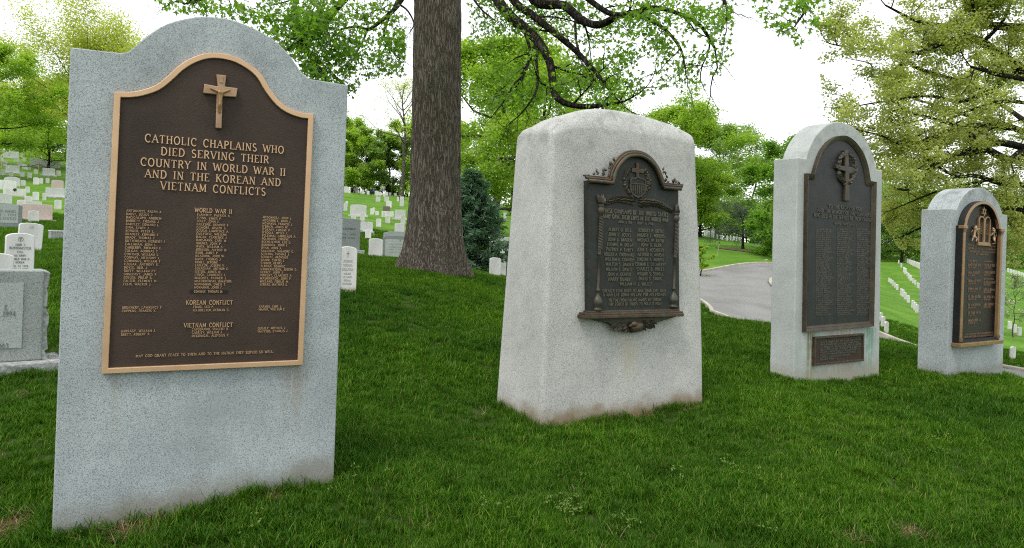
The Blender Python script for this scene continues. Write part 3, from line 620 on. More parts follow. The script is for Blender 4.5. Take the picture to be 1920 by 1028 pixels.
# torch columns
for xb, yb, xt, yt, in ((1121, 583, 1119.5, 375), (1263.5, 577, 1262, 392)):
    s_, z0 = f2(xb, yb); z1 = f2(xt, yt)[1]; Hc = z1-z0
    pr = [(.052, 0), (.055, .014), (.04, .02), (.038, .03), (.055, .05), (.06, .075), (.045, .10), (.02, .125), (.018, .15), (.026, .155), (.026, .17), (.016, .18)]
    pr = [(r_, z0+zz) for r_, zz in pr]+[(.018, z0+Hc*.50), (.024, z0+Hc*.505), (.024, z0+Hc*.52), (.020, z0+Hc*.53), (.021, z0+Hc*.86), (.028, z0+Hc*.87), (.04, z0+Hc*.89), (.044, z0+Hc*.915), (.034, z0+Hc*.93), (.03, z0+Hc*.94), (.04, z0+Hc*.95), (.034, z0+Hc*.965)]
    mb = MB(); pr = [(r_*.72, zz) for r_, zz in pr]; mb.lathe(pr, s_, -.03, 12); col_ = mb.build('torch_column', M['bronze_relief'], tab2, smooth=True)
    mb = MB()
    for _ in range(9): mb.rleaf(s_+rg.uniform(-.018, .018), z0+Hc*.955, -.04-rg.uniform(0, .015), rg.uniform(.06, .10), .013, math.pi/2+rg.uniform(-.45, .45), .012)
    mb.build('flame', M['bronze_relief'], col_)['kind'] = 'stuff'
    mb = MB()
    for t in np.linspace(.55, .84, 22): mb.tube([(s_-.021, -.045, z0+Hc*t), (s_, -.052, z0+Hc*(t+.008)), (s_+.021, -.045, z0+Hc*(t+.016))], .004, 5)
    mb.build('fluting', M['bronze_relief'], col_)['kind'] = 'stuff'
# ledge and eagle
def ledge(xl, xr, yl, y1, off, dep, nm, mat):
    A_, B_ = f2(xl, yl, off), f2(xr, yl-8*(xr-xl)/190, off); C_ = f2(xl, y1, off)
    mb = MB(); mb.box(A_[0], sx_at(k, xr, A_[1], off), -off, dep, C_[1], A_[1]); return mb.build(nm, mat, tab2, bevel=.006)
ledge(1104, 1275, 583.5, 588.6, .055, .05, 'ledge', M['bronze_trim']); ledge(1099.5, 1281, 588, 592.4, .085, .05, 'ledge', M['bronze_trim']); ledge(1098.5, 1283, 592, 599, .095, .05, 'ledge', M['bronze_trim'])
ap = [f2(*q, .04) for q in [(1104, 597), (1118, 601), (1140, 606), (1152, 612), (1168, 621), (1185, 624.5), (1202, 622), (1216, 613), (1235, 604), (1268, 594), (1260, 592)]]
mb = MB(); mb.prism(ccw(ap), -.045, .05); apn = mb.build('apron', M['bronze_relief'], tab2, bevel=.006)
mb = MB()
def e2(x, y): return on_face(k, 1095+x/9.846, 560+y/9.846, .05)
s_, z_ = e2(960, 520); mb.blob((s_, -.06, z_), (.075, .035, .045), .2); s_, z_ = e2(880, 465); mb.blob((s_, -.075, z_), (.035, .028, .026), .1); s_, z_ = e2(820, 490); mb.blob((s_, -.075, z_), (.022, .015, .010), .5)
mb.build('eagle_body', M['bronze_trim'], apn, smooth=True)
for side in (-1, 1):
    mb = MB()
    for i_ in range(26):
        t = rg.random(); x_ = (830 if side < 0 else 1060)+side*(30+ (230 if side < 0 else 190)*t); y_ = (430 if side < 0 else 390)+rg.uniform(0, 1)*150*(1-t*.6)
        s_, z_ = e2(x_, y_); mb.rleaf(s_, z_, -.047-.01*rg.random(), .055, .013, (math.pi+.7 if side < 0 else -.9)+rg.uniform(-.35, .35), .014)
    mb.build('eagle_wing', M['bronze_relief'], apn)['kind'] = 'stuff'
TL2 = .031
def t2(t, xl, yb, xr, cap, nm='text_line'): text_line(k, nm, tab2, M['bronze_text2'], t, xl, yb, xr, cap, TL2, .006, 1.5)
t2("THESE CHAPLAINS OF THE UNITED STATES", 1130, 398.5, 1252, 8); t2("ARMY GAVE THEIR LIVES IN THE WORLD WAR", 1129, 409, 1252, 8)
t2("APRIL 6 1917", 1159, 418.5, 1184, 4.5); t2("- NOV. 11 1918", 1189, 420.5, 1224, 4.5)
nl = ["ALBERT D. BELL", "JOHN C. BOCKS", "JOHN B. BRADEN", "THOMAS M. BULLA", "PATRICK P. CAREY", "ROBERT A. CHOUINARD", "WILLIAM B. CORNISH", "WALTON S. DANKER", "WILLIAM F. DAVITT", "JOHN A. DEAVER", "HARRY DUMBY"]
nr_ = ["HERBERT P. DOYLE", "AUGUST T. MOHERS", "MICHAEL W. KEITH", "JOHN O. KERR", "JOHN F. MCCARTHY", "ARTHUR H. MARSH", "TIMOTHY A. MURPHY", "COLMAN E. O'FLAHERTY", "CHARLES D. PRIEST", "WILBUR S. SEWELL", "DAVID S. SWING"]
xl_ = [(1140, 1183), (1140, 1182), (1139, 1184), (1137, 1186), (1136, 1186), (1132, 1188), (1134, 1188), (1135, 1187), (1135, 1185), (1138, 1182), (1140, 1181)]
xr_ = [(1195, 1244), (1194, 1245), (1194, 1244), (1201, 1239), (1194, 1244), (1195, 1243), (1193, 1244), (1190, 1247), (1193, 1244), (1194, 1243), (1197, 1240)]
for i_ in range(11):
    yy = 433+i_*(526.5-433)/10
    t2(nl[i_], xl_[i_][0], yy, xl_[i_][1], 6.2, 'name_line'); t2(nr_[i_], xr_[i_][0], yy+1.6-.25*i_, xr_[i_][1], 6.2, 'name_line')
t2("WILLIAM H. J. WILLEY", 1161, 535.5, 1221, 6.2, 'name_line')
t2("GREATER LOVE HATH NO MAN THAN THIS THAT", 1129, 548.5, 1248, 6); t2("A MAN LAY DOWN HIS LIFE FOR HIS FRIENDS", 1130, 556, 1247, 6)
t2("TO YOU FROM FAILING HANDS WE THROW", 1140, 566, 1238, 5.5); t2("THE TORCH BE YOURS TO HOLD IT HIGH", 1140, 573.5, 1239, 5.5)

# --- 3: pale arched granite with the tall slate-dark tablet
k = 'protestant'; p, a = MON[k]
T3 = thing('memorial_stone', 'pale round-topped granite memorial with tall dark tablet and smaller plaque below', 'memorial', p, R(90)-a)
dB3 = side_depth(k, 1444, 705)[0]; sR = on_face(k, 1649, 712)[0]
ar = [(1512, 294), (1516.7, 280), (1523.9, 264.3), (1533.4, 250), (1545.4, 238), (1555, 232), (1565.8, 229), (1574, 228.6), (1586, 231.4), (1599.3, 238), (1611.3, 247.6), (1623.3, 262.5), (1631.7, 277.5), (1638.9, 297), (1643.5, 316.5)]
af = smooth_path(face_pts(k, ar), 3); fl, fr = on_face(k, 1496, 295), on_face(k, 1654.5, 319.5)
out = ccw([(0, -.4), (sR, -.4), (fr[0], fr[1]), (af[-1][0], fr[1])]+[tuple(q) for q in af[::-1][1:-1]]+[(af[0][0], fl[1]), fl])
mb = MB(); mb.prism(out, 0, dB3); mb.build('slab', M['granite_green'], T3, bevel=.012, segs=3)
O3 = .035
def f3(x, y, off=O3): return on_face(k, x, y, off)
fo = [(1513, 325), (1525.5, 327), (1531, 307.4), (1539.4, 284.7), (1552.6, 266.7), (1567, 257), (1577.8, 254.5), (1589.7, 256.5), (1604, 268), (1617.3, 287), (1626, 311), (1631, 339.5), (1642.2, 341.6)]
fa = smooth_path([f3(*q) for q in fo[1:-1]], 3)
outer = ccw([f3(1509, 623), f3(1637, 612), f3(*fo[-1])]+[tuple(q) for q in fa[::-1]]+[f3(*fo[0])]); i1 = inset(outer, .035); i2 = inset(outer, .06)
mb = MB(); mb.prism(i2, -.012, .01); tab3 = mb.build('tablet', M['bronze_slate'], T3)
mb = MB(); mb.ring(outer, i1, -.05, 0, -.035); mb.ring(i1, i2, -.034, 0, -.018); mb.build('frame', M['bronze_rim'], tab3, bevel=.003)
def g3(x, y, off=.02): return on_face(k, 1510+x/5.714, 255+y/5.714, off)
ct = [g3(*q) for q in [(405, 698), (455, 702), (452, 410), (548, 388), (548, 345), (448, 335), (445, 158), (404, 153), (406, 330), (312, 305), (312, 350), (410, 385)]]
mb = MB(); mb.prism(ccw(ct), -.045, -.01); cr3 = mb.build('cross', M['bronze_rim'], tab3, bevel=.008)
mb = MB(); ctr = g3(430, 352); rx_ = abs(g3(520, 352)[0]-g3(345, 345)[0])/2; rz_ = (g3(430, 195)[1]-g3(430, 505)[1])/2
for i_ in range(70):
    t = 2*math.pi*i_/70
    for q in (0, 1): mb.rleaf(ctr[0]+rx_*math.cos(t)+rg.uniform(-.015, .015), ctr[1]+rz_*math.sin(t)+rg.uniform(-.015, .015), -.03-.010*q, .045, .015, t+(math.pi/2 if math.cos(t) > 0 else -math.pi/2)+rg.uniform(-.7, .7), .016)
mb.build('wreath', M['bronze_relief'], cr3)['kind'] = 'stuff'
def t3(t, xl, yb, xr, cap): text_line(k, 'text_line', tab3, M['bronze_text3'], t, xl, yb, xr, cap, .012, .008, 1.35)
t3("TO THE GLORY OF GOD", 1552.9, 389.8, 1614.5, 6.6); t3("AND THE MEMORY OF THE CHAPLAINS", 1531.9, 397.6, 1631.6, 6.6); t3("WHO DIED IN THE SERVICE OF THEIR COUNTRY", 1525.4, 406.9, 1636, 6.8); t3("WORLD WARS I AND II", 1563.4, 420.9, 1605.4, 4)
rm = random.Random(9)
for x0, x1 in ((1530, 1564), (1569, 1602.6), (1606, 1634)):
    for i_ in range(43):
        A_ = on_face(k, x0, 431+i_*(592-431)/42, .012); e_ = sx_at(k, x0+(x1-x0)*rm.uniform(.6, 1), A_[1], .012)
        mb = MB(); marks(mb, rm, A_[0], e_, A_[1], .019, -.0155, -.011); mb.build('name_line', M['bronze_text3'], tab3)['kind'] = 'stuff'
po = ccw([f3(1528.6, 632.4), f3(1527.7, 686.2), f3(1620.4, 676.8), f3(1621, 625.6)]); pi_ = inset(po, .022)
mb = MB(); mb.prism(pi_, -.02, .005); plq = mb.build('lower_plaque', M['bronze_field'], T3); mb = MB(); mb.ring(po, pi_, -.035, 0); mb.build('plaque_rim', M['bronze_trim'], plq, bevel=.003)
for i_ in range(8):
    A_ = on_face(k, 1537.5-.1*i_, 644+i_*4.7, .02); e_ = sx_at(k, [1613, 1611, 1613, 1613, 1609, 1603, 1592, 1570][i_], A_[1], .02)
    mb = MB(); marks(mb, rm, A_[0], e_, A_[1], .026, -.026, -.019); mb.build('text_line', M['bronze_text3'], plq)['kind'] = 'stuff'

# --- 4: grey arched granite with the gilt-arched tablet
k = 'jewish'; p, a = MON[k]
T4 = thing('memorial_stone', 'grey round-topped granite memorial with gilt-edged tablet and two lions, farthest right', 'memorial', p, R(90)-a)
dB4 = side_depth(k, 1720, 692)[0]; sR = on_face(k, 1880, 706)[0]
ar = [(1794, 391.4), (1799.4, 379.7), (1806.4, 368), (1815.7, 358.7), (1826, 353.4), (1836.8, 352), (1846, 353.8), (1856.6, 361), (1867, 372.7), (1875, 386.7), (1879.7, 401)]
af = smooth_path(face_pts(k, ar), 3); fl, fr = on_face(k, 1783.8, 391.6), on_face(k, 1889.3, 403.4)
out = ccw([(0, -.4), (sR, -.4), fr, (af[-1][0], fr[1])]+[tuple(q) for q in af[::-1][1:-1]]+[(af[0][0], fl[1]), fl])
mb = MB(); mb.prism(out, 0, dB4); mb.build('slab', M['granite_grey'], T4, bevel=.008)
O4 = .085
def f4(x, y, off=O4): return on_face(k, x, y, off)
ga = [(1809.5, 424), (1812.5, 409), (1819, 394.5), (1828.5, 383.5), (1839, 378.4), (1847, 378), (1855.6, 381.2), (1864.7, 390.5), (1871, 404), (1875.4, 419), (1876.8, 429.5)]
go = smooth_path([f4(*q) for q in ga], 3)
zl = go[0][1]; bz = f4(1802, 644)[1]; xl0, xr0 = f4(1804.5, 500)[0], sx_at(k, 1879.5, f4(1804.5, 500)[1], O4)
zs4 = (go[0][1]+go[-1][1])/2
outer = ccw([(xl0, bz), (xr0, bz), (xr0, zs4)]+[(q[0], max(q[1], zs4+.001)) for q in go[::-1]]+[(xl0, zs4)])
inner = inset(outer, .045)
mb = MB(); mb.prism(inner, -.02, .01); tab4 = mb.build('tablet', M['bronze_jfield'], T4)
o2_ = inset(outer, -.004)
mb = MB(); mb.ring(o2_, inset(outer, .038), -O4+.012, 0); mb.build('casing', M['bronze_side'], tab4)
archo = [(q[0], max(q[1], zs4+.001)) for q in go]; cenx = (archo[0][0]+archo[-1][0])/2
ai = [(cenx+(x_-cenx)*.905, zs4+(z_-zs4)*.905) for x_, z_ in archo]
mb = MB(); n_ = len(archo); v = [(x_, -O4, z_) for x_, z_ in archo]+[(x_, -O4, z_) for x_, z_ in ai]+[(x_, -.05, z_) for x_, z_ in archo]+[(x_, -.05, z_) for x_, z_ in ai]
f_ = []
for i_ in range(n_-1): f_ += [(i_, i_+1, n_+i_+1, n_+i_), (i_, 2*n_+i_, 2*n_+i_+1, i_+1), (n_+i_, n_+i_+1, 3*n_+i_+1, 3*n_+i_)]
mb.add(v, f_); mb.build('gilt_arch', M['bronze_gilt'], tab4)
wpil = .05
for xs in (xl0+.012, xr0-.012-wpil):
    mb = MB(); mb.box(xs, xs+wpil, -O4, -.04, bz+.06, zs4-.05); pil_ = mb.build('pilaster', M['bronze_gilt'], tab4, bevel=.006)
    mb = MB(); mb.box(xs-.012, xs+wpil+.012, -O4-.008, -.04, zs4-.052, zs4-.035); mb.box(xs-.006, xs+wpil+.006, -O4-.004, -.04, zs4-.075, zs4-.06); mb.box(xs-.008, xs+wpil+.008, -O4-.006, -.04, bz+.02, bz+.06); mb.build('capital', M['bronze_jtext'], pil_, bevel=.003)['kind'] = 'stuff'
    mb = MB(); mb.box(xs-.024, xs+wpil+.024, -O4-.012, -.03, zs4-.034, zs4+.006); mb.build('impost', M['bronze_gilt'], tab4, bevel=.004)
mb = MB(); mb.box(xl0-.03, xr0+.03, -O4-.03, 0, bz-.045, bz+.0); mb.build('sill', M['bronze_gilt'], tab4, bevel=.004)
def h4(x, y, off=.022): return on_face(k, 1795+x/9.79, 375+y/9.79, off)
tb, tt = h4(355, 800), h4(415, 290); tr = h4(575, 812); xm = (tb[0]+tr[0])/2; zb = tb[1]
mb = MB()
for x0, x1 in ((tb[0], xm), (xm, tr[0])):
    r_ = (x1-x0)/2; zc = tt[1]-r_*.9; o_ = [(x0, zb), (x1, zb)]+[(x0+r_+r_*math.cos(t), zc+r_*.9*math.sin(t)) for t in np.linspace(0, math.pi, 9)]
    mb.ring(o_, inset(o_, .02), -.04, -.015)
mb.box(tb[0]-.004, tr[0]+.004, -.045, -.015, zb-.025, zb+.006)
lawt = mb.build('law_tablets', M['bronze_gilt'], tab4, bevel=.003)
mb = MB()
for x0 in (tb[0]+(xm-tb[0])*.42, xm+(xm-tb[0])*.42):
    for zz in np.linspace(zb+.12, tt[1]-.12, 5): marks(mb, rm, x0, x0+.06, zz, .028, -.026, -.018, (2, 3))
mb.build('tablet_marks', M['bronze_jtext'], lawt)['kind'] = 'stuff'
sc_ = h4(468, 215); mb = MB(); rs = .062
for d_ in (0, math.pi):
    tri = [(sc_[0]+rs*1.0*math.sin(d_+i_*2*math.pi/3), sc_[1]+rs*1.05*math.cos(d_+i_*2*math.pi/3)) for i_ in range(3)]; tri = ccw(tri); mb.ring(tri, inset(tri, .016), -.04-.002*(d_ > 0), -.015)
mb.build('star', M['bronze_gilt'], tab4)
M['bronze_lion'] = bronze('bronze_lion', (.22, .13, .07), (.42, .29, .18), .3, .5, 60., .2)
for sgn, cxp, cyp in ((1, 283, 610), (-1, 640, 650)):
    c0 = h4(cxp, cyp); S_ = .088
    J = [(0, 0), (.18, .55), (.1, 1.0), (.42, .9), (-.05, -.55), (.25, -.75), (.05, -1.2), (.30, -1.28), (-.25, -.6), (-.35, -.85), (-.48, -1.15), (-.28, -1.22), (.55, .55), (.82, .75), (.5, .05), (.85, -.1), (-.5, -.35), (-.62, .15), (-.42, .45), (.32, 1.18)]
    E_ = [(0, 1), (1, 2), (2, 3), (0, 4), (4, 5), (5, 6), (6, 7), (4, 8), (8, 9), (9, 10), (10, 11), (1, 12), (12, 13), (1, 14), (14, 15), (8, 16), (16, 17), (17, 18), (2, 19)]
    rad = [.20, .30, .33, .15, .22, .15, .09, .08, .16, .12, .08, .08, .11, .08, .11, .08, .04, .04, .07, .14]
    jn = [(c0[0]+sgn*x_*S_*1.25, -.04-(.02 if i_ in (12, 13, 5, 6) else 0), c0[1]+z_*S_) for i_, (x_, z_) in enumerate(J)]
    new_obj('lion', skin_mesh('lion', jn, E_, [r_*S_*.95 for r_ in rad], M['bronze_lion']), tab4)
for x0, x1, yy in ((1814, 1867, 461), (1815, 1867, 467), (1816, 1866, 472.6), (1829, 1853, 478), (1809, 1864, 629), (1807, 1863, 634)):
    A_ = on_face(k, x0, yy, .02); mb = MB(); marks(mb, rm, A_[0], sx_at(k, x1, A_[1], .02), A_[1], .022, -.024, -.019); mb.build('text_line', M['bronze_jtext'], tab4)['kind'] = 'stuff'
def rows8(xa, xb, ys):
    for y_, w_, hh in ys:
        A_ = on_face(k, 1795+xa/5.41, 470+y_/5.41, .02); e_ = sx_at(k, 1795+(xa+(xb-xa)*w_)/5.41, A_[1], .02); mb = MB(); marks(mb, rm, A_[0], e_, A_[1], hh, -.025, -.019, (2, 6)); mb.build('name_line', M['bronze_jtext'], tab4)['kind'] = 'stuff'
rows8(107, 230, [(112, .75, .02)]+[(y_+yo, w_, hh) for y_ in (158, 238, 322, 402, 482, 566, 646, 724) for yo, w_, hh in ((0, 1, .038), (22, .6, .024))])
rows8(264, 380, [(116, .8, .02), (296, .9, .02)]+[(y_+yo, w_, hh) for y_ in (162, 234, 336, 412, 486, 562) for yo, w_, hh in ((0, 1, .038), (20, .6, .024))])
# ------------------------------------------------------------------ headstones
T = NT('white_marble'); co = T.coord(); n1 = T.noise(T.coord('Object', (7, 7, 1.6)), 1., 4., .6); xyz = T.n('SeparateXYZ', {'Vector': co})
c = T.ramp(n1, (.3, (.55, .545, .525)), (.6, (.70, .70, .685)))
oi = T.n('ObjectInfo'); c = T.mix(1., c, T.ramp(oi.outputs['Random'], (0., (.86, .86, .84)), (1., (1.02, 1.02, 1.02))), 'MULTIPLY')
dz = T.math('ADD', xyz.outputs[2], T.math('MULTIPLY', T.math('SUBTRACT', T.noise(co, 16., 3.), .5), -.12))
c = T.mix(T.rng(dz, .0, .09, .6, 0), c, (.36, .27, .16)); M['marble'] = T.bsdf(c, .7, 0, .3)
M['marble_grey'] = plain('weathered_marble', (.62, .63, .59), .75, .3, 9.)
M['stone_light'] = granite('granite_light', (.52, .53, .525), (.42, .42, .42), (.6, .6, .6), 60., dirt_h=.02, mott=.1)
M['stone_grey'] = granite('granite_mid_grey', (.28, .305, .29), (.19, .21, .20), (.33, .355, .34), 120., dirt_h=.03, mott=.15)
M['stone_dark'] = granite('granite_dark', (.19, .215, .21), (.13, .15, .15), (.24, .265, .26), 80., dirt_h=.02, mott=.1)
M['stone_panel'] = granite('granite_polished_panel', (.35, .385, .37), (.29, .32, .305), (.39, .425, .41), 100., dirt_h=.001, mott=.05, dirt_amt=0.)
M['stone_pink'] = granite('granite_pink', (.52, .42, .38), (.42, .33, .30), (.58, .48, .44), 60., dirt_h=.02, mott=.1)
M['stone_brown'] = plain('granite_brown', (.16, .12, .11), .5, .2)
M['stone_black'] = plain('granite_black', (.035, .038, .04), .3, .3)
M['rough'] = plain('rock_faced_granite', (.34, .35, .34), .95, .5, 26., 0, .9)
M['inscription'] = plain('inscription_dark', (.20, .21, .20), .9, .3, 20.)  # even dark grey for the lettering
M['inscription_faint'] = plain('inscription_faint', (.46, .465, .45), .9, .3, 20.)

def slab_outline(w_, h_, rise, n=9, below=.25):
    r_ = [(-w_/2, -below), (w_/2, -below), (w_/2, h_-rise)]
    if rise > 0: r_ += [(w_/2*math.cos(t), h_-rise+rise*math.sin(t)) for t in np.linspace(0, math.pi, n)][1:-1]
    return r_+[(-w_/2, h_-rise)]
HS = {}
def hs_mesh(kind):
    if kind not in HS:
        o = slab_outline(.33, .61, .055); i_ = inset(o, .008); mb = MB(); n = len(o)
        v = [(x, -.042, z) for x, z in i_]+[(x, -.05, z) for x, z in i_]
        mb.add([(x, -.052, z) for x, z in i_]+[(x, -.044, z) for x, z in o]+[(x, .044, z) for x, z in o]+[(x, .052, z) for x, z in i_],
               [list(range(n)), list(range(4*n-1, 3*n-1, -1))]+[(r_*n+q, (r_+1)*n+q, (r_+1)*n+(q+1) % n, r_*n+(q+1) % n) for r_ in range(3) for q in range(n)])
        HS[kind] = mb.mesh('headstone', M['marble'], False, True)
    return HS[kind]
FOOT = []                       # footprints kept free of grass: (x, y, radius)
def face_cam(x, y, off=0): return -math.atan2(x, y)+off
def headstone(xl, xr, yt, yb, label, group, off=0., lean=0., mat=None):
    p = hit((xl+xr)/2, yb); h = (yb-yt)*p[1]/FPX; s = h/.61
    o = new_obj('headstone', hs_mesh('a')); o.location = p; tag(o, label, 'headstone', group)
    wpx = (xr-xl)*p[1]/FPX; o.scale = (min(1.6, max(.7, wpx/.33/s))*s if abs(off) < .6 else s, s, s)
    o.rotation_euler = (0, R(lean), face_cam(p[0], p[1], off)); FOOT.append((p[0], p[1], .16*s)); HSD.append((p[1], round(h, 2))); return o
HSD = []
def relief_text(o, lines, wd, mat, yf, bold=1.0):        # lines of (text, width, z baseline, height)
    for t, w_, z, h in lines:
        mb = MB(); letters(mb, t, -w_/2+wd, w_/2+wd, z, h, yf, yf+.004, kw=.07*bold, hw=.05*bold); mb.build('inscription_line', mat, o)['kind'] = 'stuff'
def family(xl, xr, yt, yb, label, mat, base=None, top=0., th=.22, off=0., name='family_gravestone', panel=None, group=None, real_h=None):
    p = hit((xl+xr)/2, yb); k_ = p[1]/FPX; w_ = (xr-xl)*k_; h_ = (yb-yt)*k_
    t_ = thing(name, label, 'gravestone', p, face_cam(p[0], p[1], off), group); b_h = 0
    if base:
        b_h = base[1]*k_; e_ = base[0]*k_; mb = MB(); mb.box(-w_/2-e_, w_/2+e_, -th/2-e_, th/2+e_, -.3, b_h); mb.build('base', base[2], t_, bevel=.01)
    mb = MB(); mb.prism([(x, z+b_h) for x, z in slab_outline(w_, h_-b_h, top*(h_-b_h), 11, .25 if not base else 0)], -th/2, th/2); mb.build('slab', mat, t_, bevel=.012)
    if panel:
        a_, b_, c_, d_ = panel; mb = MB(); mb.prism([(x, z+b_h) for x, z in [(-w_/2+w_*a_, h_*b_), (w_/2-w_*a_, h_*b_), (w_/2-w_*a_, h_*c_), (-w_/2+w_*a_, h_*c_)]], -th/2-.006, -th/2+.01); mb.build('panel', d_, t_)
    FOOT.append((p[0], p[1], w_/2)); return t_, w_, h_, th, b_h
# nearest, at the left edge: rock-edged granite family stone cut by the frame
t_, w_, h_, th, bh = family(-70, 62, 505, 688, 'grey granite family gravestone with polished panel on a low base, cut by left edge', M['stone_grey'], base=(30, 13, M['rough']), top=.0, th=.28, panel=(.24, .14, .80, M['stone_panel']))
GREYT = t_
kk_ = t_.location[1]/FPX
for s_, xr, yb_, cap in (("E", 7, 578.5, 9), ("1994", 19.6, 590, 9), ("2003", 10.5, 649, 9)):
    x1 = (xr+4)*kk_; hh = cap*kk_; zz = (688-yb_)*kk_; mb = MB(); letters(mb, s_, x1-text_width(s_)*hh*.85, x1, zz, hh, -th/2-.0095, -th/2-.006); mb.build('inscription_line', M['inscription'], t_)['kind'] = 'stuff'
rb = random.Random(2)
mb = MB(); zz = bh; edge = [(w_/2-.02, bh)]                 # rock-faced right end
while zz < h_-.02: edge.append((w_/2+rb.uniform(.012, .045), zz)); zz += rb.uniform(.012, .07)
edge += [(w_/2+.01, h_-.006), (w_/2-.02, h_-.006)]
mb.prism(edge, -th/2+.015, th/2-.02); mb.build('rock_edge', M['rough'], t_, bevel=.006)
ORD = 'first second third fourth fifth sixth seventh eighth ninth tenth eleventh twelfth thirteenth fourteenth fifteenth sixteenth seventeenth eighteenth nineteenth twentieth twenty-first twenty-second twenty-third twenty-fourth twenty-fifth twenty-sixth twenty-seventh'.split()
def ordered(rows): rows = sorted(rows, key=lambda q: q[0]); return list(zip(ORD, rows))
L1 = 'white headstones on the left hillside'
o = headstone(13, 57.5, 437, 519, 'white headstone with dark lettering and cross emblem, behind the polished grey gravestone', L1, .12)
relief_text(o, [("JOHN T.", .12, .435, .028), ("BURKMASTER", .25, .385, .034), ("COL", .07, .335, .026), ("US ARMY", .13, .285, .026), ("WORLD WAR II", .21, .235, .028), ("KOREA", .10, .19, .026), ("JUL 17 1918", .19, .14, .024), ("AUG 14 1990", .19, .10, .024)], 0, M['inscription'], -.0560)
def emblem(o, zc, s, mat):
    mb = MB(); ci = [(s*1.15*math.cos(t), zc+s*1.15*math.sin(t)) for t in np.linspace(0, 2*math.pi, 17)[:-1]]; mb.ring(ci, inset(ci, .004), -.0555, -.05)
    ribbon(mb, [(0, zc-s*.8), (0, zc+s*.8)], s*.2, -.0562, -.05); ribbon(mb, [(-s*.5, zc+s*.25), (s*.5, zc+s*.25)], s*.2, -.0558, -.05); mb.build('emblem', mat, o)
emblem(o, .525, .028, M['inscription'])
o = headstone(35, 73, 418, 473, 'leaning white headstone with faint emblem, just behind the dark-lettered one', L1, .15, 3.); emblem(o, .52, .028, M['inscription_faint'])
headstone(-30, 18, 475, 556, 'white headstone peeking over the polished grey gravestone at left edge', L1, .1)
o = headstone(632, 666.5, 462, 547, 'white headstone with faint cross and lettering, beside right edge of blue-grey memorial', L1, .10)
relief_text(o, [("JOSEPH", .16, .40, .03), ("THOMAS", .16, .345, .03), ("SULLIVAN", .2, .29, .03), ("MAJOR", .12, .235, .024), ("US ARMY", .15, .19, .024), ("KOREA", .12, .145, .024), ("VIETNAM", .16, .10, .024)], .0, M['inscription_faint'], -.0560)
mb = MB(); ribbon(mb, [(0, .465), (0, .545)], .004, -.056, -.05); ribbon(mb, [(-.022, .515), (.022, .515)], .004, -.0556, -.05); mb.build('cross', M['inscription'], o)
o = headstone(691, 716.5, 447, 485.5, 'white headstone left of the grey panelled gravestone near the big trunk', L1, .1)
t_, w_, h_, th, bh = family(641-32, 673, 409, 478, 'dark grey gravestone with lettering and pale rough base, beside blue-grey memorial', M['stone_dark'], base=(9, 10, M['rough']), top=.05, th=.3)
for s_, z_, hh in (("OLDERMAN", .66, .06), ("1918 - 1990", .52, .04), ("HIS WIFE", .42, .04)): mb = MB(); letters(mb, s_, -.05, w_*.36, z_*h_+bh*.2, hh, -th/2-.004, -th/2); mb.build('inscription_line', M['stone_black'], t_)['kind'] = 'stuff'
t_, w_, h_, th, bh = family(717, 772, 442, 487, 'grey gravestone with pale inscription panel at foot of the big trunk', M['stone_dark'], top=.1, th=.25, panel=(.09, .12, .84, M['stone_panel']))
for i_, (s_, z_) in enumerate((("JOHN M. HARE", .62), ("COLONEL US ARMY", .5), ("1911 - 1990", .4), ("ANN E. HARE", .28))): mb = MB(); letters(mb, s_, -w_*.28, w_*.24, z_*h_, .035, -th/2-.009, -th/2-.006); mb.build('inscription_line', M['inscription'], t_)['kind'] = 'stuff'
mb = MB(); ribbon(mb, [(.1, .74*h_), (.1, .86*h_)], .008, -th/2-.01, -th/2-.006); ribbon(mb, [(.06, .82*h_), (.14, .82*h_)], .008, -th/2-.0095, -th/2-.006); mb.build('cross', M['inscription'], t_)
family(718, 771, 434, 478, 'grey gravestone just behind the panelled one by the trunk', M['stone_grey'], top=.12, th=.25)
family(674.5, 698.5, 416, 436, 'light grey gravestone on a thin base right of the dark grey one', M['stone_light'], base=(3, 2, M['stone_light']), top=.06, th=.3)
headstone(684.5, 695.5, 431, 449, 'white headstone in front of the light grey gravestone, right of the dark one', L1, .1)
family(739.5, 758, 419, 441, 'white gravestone hard against the left side of the big trunk', M['stone_light'], top=.05, th=.25)
CW = 'white headstones on the slope left of the big trunk'
for od, (xl, xr, yt, yb) in ordered([(705, 714.5, 410, 426), (722.5, 731.5, 404, 419), (751, 760, 403, 421), (675, 683.5, 399, 415), (658, 667.5, 405, 415), (694, 701, 391, 403), (698.5, 703, 389, 399), (703.5, 710, 396, 404), (724, 734, 377, 390), (744, 748, 369.5, 378), (648, 652, 377, 384)]):
    headstone(xl, xr, yt, yb, od+' from left of the small white headstones between blue-grey memorial and big trunk', CW, .1)
family(656.5, 686.5, 384, 407, 'large pale gravestone on a wide base, upper slope left of the trunk', M['stone_light'], base=(3, 3, M['stone_light']), top=.1, th=.4)
family(718, 731, 387, 397, 'brown granite gravestone behind the low white slab left of trunk', M['stone_brown'], th=.3)
family(715.5, 738.5, 396.5, 406.5, 'long low white grave slab in front of the brown gravestone', M['marble_grey'], th=.4)
family(740, 760, 394, 412.5, 'pale grey square gravestone on a base touching the trunk edge', M['stone_light'], base=(4, 3, M['stone_light']), th=.4)
family(749.5, 757, 369, 387, 'tall narrow grey gravestone beside the thin distant tree trunk', M['stone_light'], th=.3)
for xl, lb in ((704.5, 'left of two squat grey gravestones below the distant mourners'), (720.5, 'right of two squat grey gravestones below the distant mourners')): family(xl, xl+8.5, 369, 378.5, lb, M['stone_light'], th=.3)
family(644, 651, 381, 395.5, 'grey gravestone partly hidden by right shoulder of blue-grey memorial', M['stone_light'], th=.3)
FW = 'distant white headstones along the crest'
